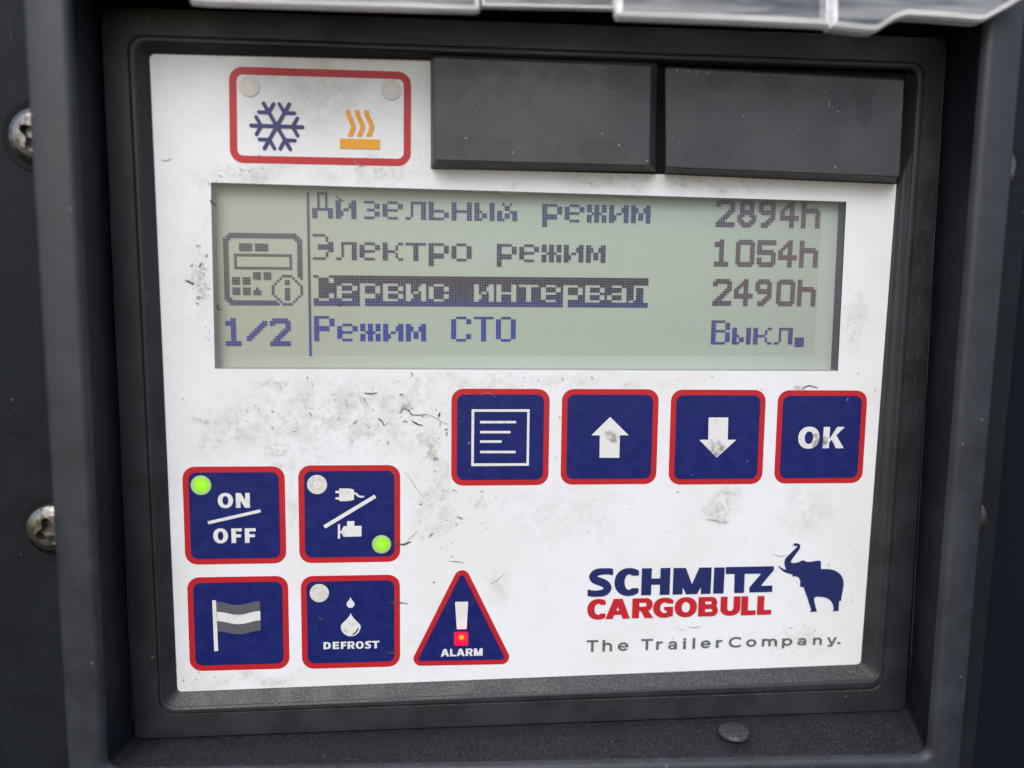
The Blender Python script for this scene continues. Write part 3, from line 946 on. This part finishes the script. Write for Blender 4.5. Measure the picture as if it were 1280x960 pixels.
# ---- display
LD = -3.0
lcd = MB()
hl = rquad(LCDQ, .15)
lcd.poly([(-64, 43), (74, 43), (74, -2), (-64, -2)][::-1], LD)
screen = lcd.build('display_screen', M['lcd'], panel, 'grey green dot matrix display with four text lines')
mb = MB()
mb.loops([lift(hl, 0.0), lift(rquad(inset(LCDQ, .12), .15), LD + .02)])
mb.build('screen_surround', plain('display edge', (.40, .43, .41), .5).m, screen)
mb = MB()
q0, q1 = LCDQ, inset(LCDQ, .12)
mb.add([W(q0[1][0] - .02, q0[1][1], -.02), W(q1[1][0] - .02, q1[1][1], LD + .03), W(q1[2][0] - .02, q1[2][1], LD + .03), W(q0[2][0] - .02, q0[2][1], -.02)], [(0, 1, 2, 3)])
mb.build('shaded_side_wall', plain('shaded display edge', (.10, .11, .14), .5).m, screen)  # right recess wall again in a darker colour that paints its shade
mb = MB()
mb.poly(rquad(inset(LCDQ, .02), .15), -.35)
mb.build('screen_window', M['window'], screen)

G = {
'Д': ["..####..", "..#..#..", "..#..#..", "..#..#..", "..#..#..", "..#..#..", "########", "##....##", "##....##", "##....##"],
'Э': ["#####...", ".....#..", ".....#..", "......##", "..######", "..######", "......##", ".....#..", ".....#..", "#####..."],
'С': ["..####..", "##....##", "##....##", "##......", "##......", "##......", "##......", "##....##", "##....##", "..####.."],
'Р': ["######..", "##....##", "##....##", "##....##", "######..", "######..", "##......", "##......", "##......", "##......"],
'Т': ["########"] + ["...##..."] * 9,
'О': ["..####.."] + ["##....##"] * 8 + ["..####.."],
'В': ["######..", "##....##", "##....##", "##....##", "######..", "##....##", "##....##", "##....##", "##....##", "######.."],
'и': ["##....##", "##...###", "##...###", "##.##.##", "###...##", "###...##", "##....##"],
'з': ["..####..", "......##", "......##", "...###..", "......##", "......##", "..####.."],
'е': ["..####..", "##....##", "##....##", "######..", "##......", "##......", "..####.."],
'л': ["..######"] + ["..#...##"] * 5 + ["##....##"],
'ь': ["##......"] * 3 + ["######..", "##....##", "##....##", "######.."],
'н': ["##....##"] * 3 + ["########"] + ["##....##"] * 3,
'ы': ["##....##"] * 3 + ["###...##", "##.##.##", "##.##.##", "###...##"],
'й': ["..#..#..", "...##...", "...##...", "##...###", "##.##.##", "##.##.##", "###...##"],
'к': ["##....##", "##...#..", "##...#..", "#####...", "##...#..", "##...#..", "##....##"],
'т': ["########"] + ["...##..."] * 6,
'р': ["######..", "##....##", "##....##", "##....##", "######..", "######..", "##......", "##......", "##......"],
'о': ["..####.."] + ["##....##"] * 5 + ["..####.."],
'ж': ["##.##.##"] * 3 + ["..####.."] + ["##.##.##"] * 3,
'м': ["##....##", "###..###", "###..###", "##.##.##", "##.##.##", "##.##.##", "##....##"],
'в': ["######..", "##....##", "##....##", "######..", "##....##", "##....##", "######.."],
'с': ["..####..", "##....##", "##....##", "##......", "##....##", "##....##", "..####.."],
'а': ["..####..", "......##", "......##", "..######", "##....##", "##....##", "..######"],
'1': ["..##....", "####....", "####....", "..##....", "..##....", "..##....", "..##....", "..##....", "..##....", "######..", "######.."],
'2': [".######.", "########", "##....##", "......##", ".....###", "....###.", "...###..", "..###...", ".###....", "########", "########"],
'/': ["........", "......##", ".....###", "....###.", "...###..", "..###...", ".###....", "###.....", "##......"],
'8': ["..####..", ".######.", ".##..##.", ".##..##.", ".######.", ".######.", "###..###", "##....##", "###..###", ".######.", "..####.."],
'9': [".#####..", "#######.", "##...##.", "##...##.", "#######.", ".######.", ".....##.", "....###.", "...###..", ".####...", ".###...."],
'4': ["....##..", "...###..", "..####..", ".##.##..", "##..##..", "##..##..", "########", "########", "....##..", "....##..", "....##.."],
'0': [".######.", "########"] + ["##....##"] * 7 + ["########", ".######."],
'5': ["########", "########", "##......", "##......", "#######.", "########", "......##", "##....##", "##....##", "########", ".######."],
'h': ["##......", "##......", "##......", "#######.", "########"] + ["##....##"] * 6,
'.': ["####"] * 4}
LOW = set('изельныйктрожмвса')
def cells(txt, c0, r0):
    out = set()
    for i, ch in enumerate(txt):
        if ch == ' ': continue
        off = 3 if ch in LOW else (7 if ch == '.' else 0)
        for r, row in enumerate(G[ch]):
            for c, q in enumerate(row):
                if q == '#': out.add((c0 + 9 * i + c, r0 + off + r))
    return out
def dots(cs, name, label=None):
    mb = MB(); a = .455
    for c, r in sorted(cs):
        x, z = LX + (c + .43) * PU + .0009 * r, LZ - (r + .43) * PV + .0036 * c
        mb.add([W(x - a * PU, z - a * PV, LD + .18), W(x + a * PU, z - a * PV, LD + .18), W(x + a * PU, z + a * PV, LD + .18), W(x - a * PU, z + a * PV, LD + .18)], [(0, 1, 2, 3)])
    return mb.build(name, M['ink'], screen, label)
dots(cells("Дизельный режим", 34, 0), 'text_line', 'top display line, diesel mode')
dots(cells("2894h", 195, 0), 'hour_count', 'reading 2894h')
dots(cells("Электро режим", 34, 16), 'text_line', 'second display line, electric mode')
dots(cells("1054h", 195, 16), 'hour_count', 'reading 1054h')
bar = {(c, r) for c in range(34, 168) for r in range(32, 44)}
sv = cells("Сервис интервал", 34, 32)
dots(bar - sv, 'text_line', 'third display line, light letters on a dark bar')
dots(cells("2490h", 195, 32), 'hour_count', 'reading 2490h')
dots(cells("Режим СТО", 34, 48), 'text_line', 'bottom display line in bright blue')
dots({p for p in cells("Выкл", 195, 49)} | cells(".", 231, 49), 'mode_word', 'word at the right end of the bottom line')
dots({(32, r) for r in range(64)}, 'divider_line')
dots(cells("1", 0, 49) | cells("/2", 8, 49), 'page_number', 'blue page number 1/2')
ic = set()
def fill(c0, c1, r0, r1):
    for c in range(c0, c1 + 1):
        for r in range(r0, r1 + 1): ic.add((c, 16 + r))
fill(2, 27, 0, 1); fill(1, 28, 1, 1); fill(0, 2, 2, 2); fill(27, 29, 2, 2); fill(0, 1, 3, 25); fill(28, 29, 3, 16); fill(29, 29, 17, 17)
fill(0, 2, 25, 25); fill(1, 19, 26, 26); fill(2, 20, 27, 27)
fill(6, 10, 4, 6); fill(12, 16, 4, 6); fill(4, 25, 8, 8); fill(4, 25, 13, 13); fill(4, 4, 8, 13); fill(25, 25, 8, 13)
fill(11, 13, 15, 17); fill(15, 17, 15, 17); fill(3, 5, 17, 19); fill(7, 9, 17, 19); fill(3, 5, 21, 23); fill(7, 9, 21, 23); fill(12, 12, 21, 21); fill(11, 13, 22, 23)
fill(22, 25, 16, 16); fill(22, 25, 27, 27); fill(18, 18, 20, 23); fill(29, 29, 20, 23)
for i in range(3):
    fill(21 - i, 21 - i, 17 + i, 17 + i); fill(26 + i, 26 + i, 17 + i, 17 + i); fill(19 + i, 19 + i, 24 + i, 24 + i); fill(28 - i, 28 - i, 24 + i, 24 + i)
fill(23, 24, 18, 19); fill(23, 24, 21, 25)
dots(ic, 'screen_icon', 'small drawing of the panel with a round info mark')

# ---- status window, top left
def frame_loops(q, r, t, mb, w):
    mb.loops([lift(rquad(q, r), w), lift(rquad(inset(q, t), max(r - t, .6)), w)])
sw_q = pxquad([(286, 83), (514, 90), (513.5, 208), (287.5, 203.5)], 0)
mb = MB(); frame_loops(sw_q, 2.6, 1.45, mb, L_BORDER)
status = mb.build('status_window', M['red'], panel, 'white status window with a red outline')
z = Z4(320, 0)
mb = MB()
cx, cz = z(105, 632)
k = .150
st = []
for i in range(6):
    a = math.pi / 3 * i
    def rot(x, y): return (cx + (x * math.cos(a) - y * math.sin(a)) * k, cz + (x * math.sin(a) + y * math.cos(a)) * k)
    st += [s_stroke([rot(0, 0), rot(33, 0)], .76), s_stroke([rot(20, 0), rot(26.5, 11)], .72), s_stroke([rot(20, 0), rot(26.5, -11)], .72)]
draw(mb, U(*st), L_SYM, .11)
mb.build('snowflake_symbol', M['snow'], status)
mb = MB()
hs = [s_poly([z(420, 693), z(620, 698), z(620, 747), z(420, 743)])]
for dx in (0, 46, 92):
    hs.append(I(s_stroke(spline([z(460 + dx, 545 + dx * .03), z(465 + dx, 580), z(478 + dx, 606), z(487 + dx, 632), z(482 + dx, 655), z(466 + dx, 690)], 6), .92), s_rect(*z(430 + dx, 681), *z(520 + dx, 553))))
draw(mb, U(*hs), L_SYM, .11)
mb.build('heat_symbol', M['orange'], status)
def lamp(px, py, r, parent, kind):
    x, zz = at(px, py)
    mb = MB()
    if kind == 'pale' or kind == 'off':
        mb.loops([lift(circle(x, zz, r), L_LAMP), lift(circle(x, zz, r * .96), L_LAMP + .02)], cap_last=True)
        o = mb.build('indicator_lamp', M['lamp_pale' if kind == 'pale' else 'lamp_off'], parent)
        if kind == 'pale' or px > 390 and py < 620:
            m2 = MB(); m2.poly([(x + (px_ - x) * 1, z_) for px_, z_ in circle(x + .1, zz, r * .42, 16)], L_LAMP + .03)
            o2 = MB()
            mb3 = MB()
            bpy.data.objects.remove(o)
            mb.poly(circle(x + .12, zz + .02, r * .38, 18), L_LAMP + .035, 1)
            mb.poly(circle(x + .12, zz + .02, r * .14, 10), L_LAMP + .05, 0)
            o = mb.build('indicator_lamp', [M['lamp_pale' if kind == 'pale' else 'lamp_off'], M['lamp_pale_mid' if kind == 'pale' else 'lamp_off_mid']], parent)
        return o
    m = glow('green lamp light', x + .1, zz + .1, r, [(0, (.62, 1.05, .10)), (.22, (.42, 1.0, .02)), (.55, (.31, .88, .0)), (.70, (.34, .75, .06)), (.80, (.40, .58, .22)), (1.0, (.36, .50, .24))], .66)
    mb.loops([lift(circle(x, zz, r), L_LAMP), lift(circle(x, zz, r * .9), L_LAMP + .10), lift(circle(x, zz, r * .7), L_LAMP + .2), lift(circle(x, zz, r * .4), L_LAMP + .27), lift(circle(x, zz, r * .12), L_LAMP + .29)], cap_last=True, smooth=True)
    return mb.build('indicator_lamp', m, parent, 'lit bright green')
lamp(312, 108, 1.95, status, 'pale')
lamp(489, 112.5, 1.95, status, 'pale')

# ---- keys
def key(quad, label, r=2.5):
    q = pxquad(quad, 0)
    # square up: the keys are printed true to the panel
    xl, xr = (q[0][0] + q[3][0]) / 2, (q[1][0] + q[2][0]) / 2
    zt, zb = (q[0][1] + q[1][1]) / 2, (q[2][1] + q[3][1]) / 2
    sk = (q[0][0] - q[3][0] + q[1][0] - q[2][0]) / 4
    q = [(xl + sk * .6, zt), (xr + sk * .6, zt), (xr - sk * .6, zb), (xl - sk * .6, zb)]
    e = bpy.data.objects.new('key', None); COL.objects.link(e); e.parent = panel; e['label'] = label; e.empty_display_size = .005
    mb = MB(); mb.loops([lift(rquad(q, r), L_BORDER - .04), lift(rquad(q, r), L_BORDER), lift(rquad(inset(q, 1.22), r - 1.0), L_BORDER)])
    mb.build('key_border', M['red'], e)
    mb = MB(); mb.poly(rquad(inset(q, 1.2), r - 1.0), L_FACE)
    mb.build('key_face', M['navy'], e)
    return e
def symbol(f, e, mat, name='symbol', w=L_SYM, h=.1):
    mb = MB(); draw(mb, f, w, h); return mb.build(name, mat, e)

e = key([(564.5, 486), (687, 486), (685.7, 606.2), (563.7, 607)], 'menu key with a white page of text lines')
fr = S(s_poly([at(589.5, 511.5), at(662, 511.5), at(661, 582), at(589, 582.5)]), s_poly([at(592.8, 514.6), at(659, 514.6), at(658, 578.8), at(592.2, 579)]))
lines = [s_line(at(600, y), at(x, y), .52) for y, x in ((527.5, 645), (540, 638), (551.8, 627), (564.8, 644.5))]
symbol(U(fr, *lines), e, M['white'])
e = key([(702.5, 486.2), (823.7, 486.5), (820, 605), (700.7, 605.7)], 'up key with a white arrow pointing up')
symbol(s_poly([at(762.5, 521), at(785.7, 544), at(774.6, 544), at(774, 572), at(749.2, 572), at(749.6, 544), at(739, 544)]), e, M['white'])
e = key([(838.7, 487), (957.5, 487.3), (952.5, 605), (835.7, 605.7)], 'down key with a white arrow pointing down')
symbol(s_poly([at(885.5, 521.7), at(910, 521.7), at(909.3, 549.5), at(920, 549.5), at(895.7, 572), at(873.7, 549.5), at(885, 549.5)]), e, M['white'])
e = key([(973, 487.8), (1084, 488), (1078, 603.8), (967, 604.3)], 'OK key at the right end of its row')
word([('O', 997.5, 1024), ('K', 1028.5, 1055)], (533.5, 533.5), (560.5, 560), 1.45, 1.05, L_SYM, 'lettering', M['white'], e)
e = key([(227.5, 583.5), (355.7, 582.7), (358, 704), (232, 705.8)], 'ON OFF key with a lit green lamp')
word([('O', 272.5, 291.5), ('N', 295, 312.5)], (616.2, 616), (634.8, 634.5), .92, .66, L_SYM, 'lettering', M['white'], e, .08)
word([('O', 266.8, 285.2), ('F', 289.5, 302.5), ('F', 306.3, 320)], (660.5, 660), (678.8, 678.2), .92, .66, L_SYM, 'lettering', M['white'], e, .08)
symbol(s_line(at(260, 653.3), at(325.8, 638.3), .66), e, M['white'], 'slash')
lamp(251.5, 606.3, 2.05, e, 'on')
e = key([(372.5, 582), (500.5, 581), (500, 702), (374.5, 703.8)], 'plug and engine key with one green lamp lit')
z = Z4(320, 480)
symbol(s_line(z(342, 714), z(597, 560), .80), e, M['white'], 'slash')
plug = U(I(s_ell(*z(440, 553), 2.75, 1.36, 2.6), s_rect(*z(417, 590), *z(490, 515))), s_poly([z(398, 533), z(422, 533), z(422, 545), z(398, 545)]), s_poly([z(398, 565), z(422, 565), z(422, 577), z(398, 577)]),
         s_stroke(spline([z(478, 553), z(490, 546), (z(502, 549)), z(512, 559), z(524, 563), z(536, 562)], 5), .42))
symbol(plug, e, M['white'], 'plug_symbol', h=.07)
eng = U(s_poly([z(410, 700), z(421, 700), z(421, 771), z(410, 773)]), s_poly([z(419, 734), z(440, 732), z(440, 746), z(419, 744)]), s_poly([z(437, 710), z(528, 708), z(528, 761), z(437, 763)]),
        s_poly([z(456, 685), z(492, 684), z(492, 712), z(456, 712)]), s_poly([z(430, 722), z(440, 718), z(440, 760), z(430, 752)]))
symbol(eng, e, M['white'], 'engine_symbol', h=.07)
lamp(396.5, 605.5, 2.05, e, 'off')
lamp(477, 680, 2.0, e, 'on')
e = key([(233.7, 721.5), (360, 720), (362, 836), (237.5, 838.5)], 'flag key with a white and grey striped flag')
z = Z4(0, 720)
symbol(s_poly([z(1062, 120), z(1081, 120), z(1092, 373), z(1072, 375)]), e, M['white'], 'flag_pole')
def band(y0, y1):
    top = [z(1083 + 217 * i / 14 + (y0 - 120) * .03, y0 + 8.5 * (1 - math.cos(2 * math.pi * i / 14)) - 4 * i / 14) for i in range(15)]
    bot = [z(1083 + 217 * i / 14 + (y1 - 120) * .03, y1 + 8.5 * (1 - math.cos(2 * math.pi * i / 14)) - 4 * i / 14) for i in range(15)]
    return s_poly(top + bot[::-1])
symbol(U(band(129, 177), band(225, 275)), e, M['flag_grey'], 'flag_stripes')
symbol(band(177.5, 224.5), e, M['white'], 'flag_stripe')
e = key([(375.5, 719.8), (500, 718.5), (500, 833), (378, 836)], 'DEFROST key with white water drops and unlit lamp')
z = Z4(320, 720)
def drop(cx, ty, cy, r):
    prof = [(0, 0), (.12, .05), (.28, .17), (.45, .36), (.62, .60), (.78, .82), (.90, .95), (1.0, 1.0)]
    R_ = [(cx + r * wd, ty + (cy - ty) * fr) for fr, wd in prof]
    n = 16
    A = [(cx + r * math.cos(math.pi * i / n), cy + r * math.sin(math.pi * i / n)) for i in range(1, n)]
    L_ = [(2 * cx - x, y) for x, y in R_[1:]][::-1]
    return s_poly([z(*p) for p in R_ + A + L_])
symbol(U(drop(473, 102, 138, 20), S(drop(474, 182, 250, 50), s_stroke(spline([z(485, 290), z(500, 280), z(511, 262)], 5), .30))), e, M['white'], 'drops_symbol', h=.07)
lt = [('D', 338, 375), ('E', 384, 416), ('F', 425, 453), ('R', 458, 494), ('O', 499, 539), ('S', 545, 577), ('T', 580, 617)]
word([(c, 320 + a / 4, 320 + b / 4) for c, a, b in lt], (802.3, 800.6), (811.2, 810), .50, .36, L_SYM, 'lettering', M['white'], e, .05)
lamp(399.3, 741, 2.0, e, 'off')
# alarm triangle
e = bpy.data.objects.new('alarm_key', None); COL.objects.link(e); e.parent = panel; e['label'] = 'triangular ALARM key with a glowing red lamp'
tri = [z(1030, 8), z(826, 412), z(1228, 405)]
def offs(r):
    base = s_poly(tri)
    f = lambda X, Y: base(X, Y) - r
    f.bb = (base.bb[0] - r, base.bb[1] - r, base.bb[2] + r, base.bb[3] + r)
    return f
symbol(S(offs(1.65), offs(.55)), e, M['red'], 'key_border', L_BORDER, .12)
symbol(offs(.57), e, M['navy'], 'key_face', L_FACE, .15)
rx, rz = z(1028, 305)
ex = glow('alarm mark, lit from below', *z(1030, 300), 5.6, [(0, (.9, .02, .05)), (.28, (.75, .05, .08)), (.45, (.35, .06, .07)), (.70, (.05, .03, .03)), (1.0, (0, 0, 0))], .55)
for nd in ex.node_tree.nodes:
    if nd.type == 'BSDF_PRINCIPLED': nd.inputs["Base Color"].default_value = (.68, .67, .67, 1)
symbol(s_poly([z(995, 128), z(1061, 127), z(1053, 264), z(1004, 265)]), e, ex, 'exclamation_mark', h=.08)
rl = glow('red lamp light', rx, rz, 2.3, [(0, (1.6, .75, .06)), (.14, (1.5, .32, .03)), (.32, (1.1, .012, .03)), (.7, (1.0, .0, .06)), (1.0, (.85, .0, .05))], .88, (.10, .01, .015))
mb = MB(); mb.poly(rquad([z(990, 278), z(1060, 277), z(1061, 345), z(991, 347)], .35), L_LAMP)
mb.build('indicator_lamp', rl, e, 'lit red')
lt = [('A', 924, 966), ('L', 970, 1000), ('A', 1002, 1044), ('R', 1048, 1084), ('M', 1089, 1133)]
word([(c, 320 + a / 4, 320 + b / 4) for c, a, b in lt], (811, 810), (820.3, 819.2), .50, .36, L_SYM, 'lettering', M['white'], e, .05)

# ---- maker's emblem
za = lambda x, y: (720 + x / 7.111, 670 + y / 7.111)
zb_ = lambda x, y: (890 + x / 7.111, 670 + y / 7.111)
logo = bpy.data.objects.new('emblem', None); COL.objects.link(logo); logo.parent = panel; logo['label'] = 'blue and red maker lettering with a blue elephant'
A7 = lambda a: 720 + a / 7.111
B7 = lambda a: 890 + a / 7.111
word([('S', A7(104), A7(326)), ('C', A7(342), A7(556)), ('H', A7(581), A7(834)), ('M', A7(861), A7(1199)), ('I', B7(13), B7(106))], (670 + 289 / 7.111, 670 + 277 / 7.111), (670 + 537 / 7.111, 670 + 508 / 7.111),
     2.22, 1.42, L_SYM, 'blue_lettering', M['logo_navy'], logo, .09)
B = lambda x, y: at(*zb_(x, y))
tz = U(s_poly([B(122, 274), B(548, 266), B(548, 300), B(522, 332), B(120, 336)]), s_poly([B(200, 300), B(290, 300), B(283, 503), B(194, 505)]),
       s_poly([B(448, 318), B(548, 298), B(432, 441), B(535, 437), B(534, 495), B(329, 500), B(331, 455)]))
mb = MB(); draw(mb, tz, L_SYM, .09); mb.build('blue_lettering', M['logo_navy'], logo)
word([('C', A7(100), A7(262)), ('A', A7(262), A7(480)), ('R', A7(498), A7(684)), ('G', A7(684), A7(862)), ('O', A7(876), A7(1073)), ('B', A7(1085), A7(1260)), ('U', B7(73), B7(250)), ('L', B7(257), B7(388)), ('L', B7(400), B7(527))],
     (670 + 561 / 7.111, 670 + 528 / 7.111), (670 + 742 / 7.111, 670 + 696 / 7.111), 1.58, 1.12, L_SYM, 'red_lettering', M['logo_red'], logo, .08)
ele = [(722, 66), (736, 63), (752, 62), (768, 66), (780, 78), (783, 92), (776, 114), (762, 134), (745, 157), (728, 178), (714, 198), (704, 214), (697, 230), (712, 237), (730, 238), (752, 234), (772, 228), (788, 219), (803, 214), (820, 216), (838, 228),
       (880, 226), (920, 219), (950, 216), (962, 219), (966, 230), (966, 292), (1000, 291), (1034, 292), (1066, 297), (1094, 307), (1120, 322), (1142, 343), (1157, 366), (1165, 392), (1167, 420), (1165, 455), (1160, 485), (1153, 515), (1148, 545), (1145, 573), (1128, 576), (1124, 620), (1123, 664),
       (1068, 667), (1078, 650), (1077, 630), (1071, 606), (1058, 580), (1040, 562), (1016, 549), (985, 541), (950, 538), (925, 538), (906, 546), (908, 580), (914, 610), (922, 640), (932, 669), (870, 673), (880, 656), (874, 636), (862, 600), (848, 555), (834, 515), (822, 482), (812, 455),
       (778, 447), (782, 420), (782, 400), (776, 380), (768, 366), (750, 358), (708, 356), (717, 342), (690, 334), (665, 327), (643, 319), (622, 305), (604, 288), (592, 272), (584, 258), (594, 264), (610, 277), (628, 288), (645, 295), (655, 296), (648, 274), (642, 252), (641, 228), (646, 208), (658, 188), (676, 170), (698, 150),
       (718, 130), (736, 112), (752, 96), (756, 88), (748, 83), (738, 88), (728, 88)]
mb = MB(); draw(mb, s_poly([B(*p) for p in ele]), L_SYM, .07); mb.build('elephant_emblem', M['logo_navy'], logo)
Y7 = lambda a: 775 + a / 7.111
tl = [('T', A7(92), A7(196)), ('h', A7(234), A7(321)), ('e', A7(370), A7(466)), ('T', A7(577), A7(681)), ('r', A7(712), A7(769)), ('a', A7(817), A7(900)), ('i', A7(951), A7(976)), ('l', A7(1034), A7(1058)), ('e', A7(1107), A7(1196)), ('r', B7(33), B7(90)),
      ('C', B7(147), B7(257)), ('q', B7(302), B7(393)), ('m', B7(442), B7(578)), ('p', B7(621), B7(713)), ('a', B7(757), B7(840)), ('n', B7(896), B7(976)), ('y', B7(1018), B7(1109)), ('.', B7(1114), B7(1141))]
word(tl, (Y7(178), Y7(128)), (Y7(283), Y7(212)), .58, .46, L_SYM, 'slogan_lettering', M['grey_text'], logo, .06)

# ================================================================== the two black blocks
def block(front, base, h, label, chips=()):
    t = MB()
    fq, bq = pxquad(front, h), pxquad(base, 0)
    t.loops([lift(rquad(bq, .5), .1), lift(rquad(lerpq(bq, fq, .30), .5), h * .45), lift(rquad(lerpq(bq, fq, .72), .45), h * .78), lift(rquad(inset(fq, -.14), .45), h - .16), lift(rquad(inset(fq, .05), .4), h)], cap_last=True)
    for px, py in chips:
        x, zz = at(px + random.uniform(-1.2, 1.2), py + random.uniform(-1.2, 1.2), h)
        r = random.uniform(.06, .19)
        t.poly([(x + r * random.uniform(.5, 1.3) * math.cos(a), zz + r * random.uniform(.5, 1.3) * math.sin(a)) for a in (0, 1.1, 2.3, 3.3, 4.4, 5.4)], h + .02, 1)
    o = t.build('cover_block', [M['block'], plain('pale chips', (.42, .41, .39), .6, .3).m])
    tag(o, label, 'cover block', 'black blocks above the display')
    return o
block([(542, 72.5), (813.5, 83), (811.5, 206.5), (544, 199.5)], [(538, 70), (823, 80), (821, 216), (538.5, 211.5)], 5.0, 'smooth black block between the status window and the other block',
      [(752, 168), (690, 188), (770, 115), (590, 130), (640, 190), (808, 200)])
block([(832.5, 85), (1130, 101), (1124, 220.5), (833.5, 208.5)], [(830, 84), (1124, 99), (1119, 230), (829, 217.5)], 5.0, 'smudged black block in the top right corner of the panel',
      [(1031, 116), (1033, 121), (1036, 128), (1037, 132), (1041, 135), (1046, 138), (1049, 140), (845, 88), (860, 89), (872, 89.5), (884, 90), (890, 91), (970, 95), (980, 95), (990, 96), (929, 145), (1043, 208), (840, 170), (1000, 160)])

# ================================================================== opened clear cover along the top
cov = thing('clear_cover', 'open clear plastic flap hanging across the top of the housing', 'cover')
def slab(profile, w0, w1, name, bev=.7):
    """upright clear piece: outline in photo pixels (lower edge), thickness w0..w1"""
    P = [at(*p, w1) for p in profile]
    n = len(P)
    cx = sum(p[0] for p in P) / n; cz = sum(p[1] for p in P) / n
    ar = sum(P[i][0] * P[(i + 1) % n][1] - P[(i + 1) % n][0] * P[i][1] for i in range(n))
    if ar < 0: P = P[::-1]
    def shrink(d):
        out = []
        for i in range(n):
            a, p, b = np.array(P[i - 1]), np.array(P[i]), np.array(P[(i + 1) % n])
            t1 = (p - a) / (np.linalg.norm(p - a) + 1e-9); t2 = (b - p) / (np.linalg.norm(b - p) + 1e-9)
            n1 = np.array([-t1[1], t1[0]]); n2 = np.array([-t2[1], t2[0]])
            m = n1 + n2; m = m / max(1 + n1 @ n2, .35)
            out.append(tuple(p + m * d))
        return out
    mb = MB()
    mb.loops([lift(shrink(bev), w0), lift(shrink(bev * .3), w0 + bev * .3), lift(P, w0 + bev), lift(P, w1 - bev), lift(shrink(bev * .3), w1 - bev * .3), lift(shrink(bev), w1)], smooth=False, mi=1)
    mb.loops([lift(shrink(bev), w1)], cap_last=True)
    mb.loops([lift(shrink(bev), w0)], cap_first=True)
    return mb.build(name, [M['cover'], M['cover_edge']], cov)
slab([(236, -60), (236, 1), (262, 3), (420, 8), (594, 13), (600, 11), (601, -60)], 17.0, 20.0, 'flap_edge', .9)
slab([(602, -60), (602, 7.5), (770, 11), (770, -60)], 16.0, 18.0, 'flap_sheet', .5)
slab([(770, -60), (770, 16), (774, 21.5), (900, 26), (1024, 31.5), (1040, 33), (1040, -60)], 17.5, 21.0, 'flap_edge', 1.2)
slab([(1040, -60), (1040, 33.5), (1085, 38.5), (1098, 38.5), (1106, 34), (1122, 24), (1136, 19.5), (1170, 21.5), (1226, 26), (1234, 25), (1262, 10), (1285, -4), (1285, -60)], 17.2, 21.5, 'flap_corner', 1.1)
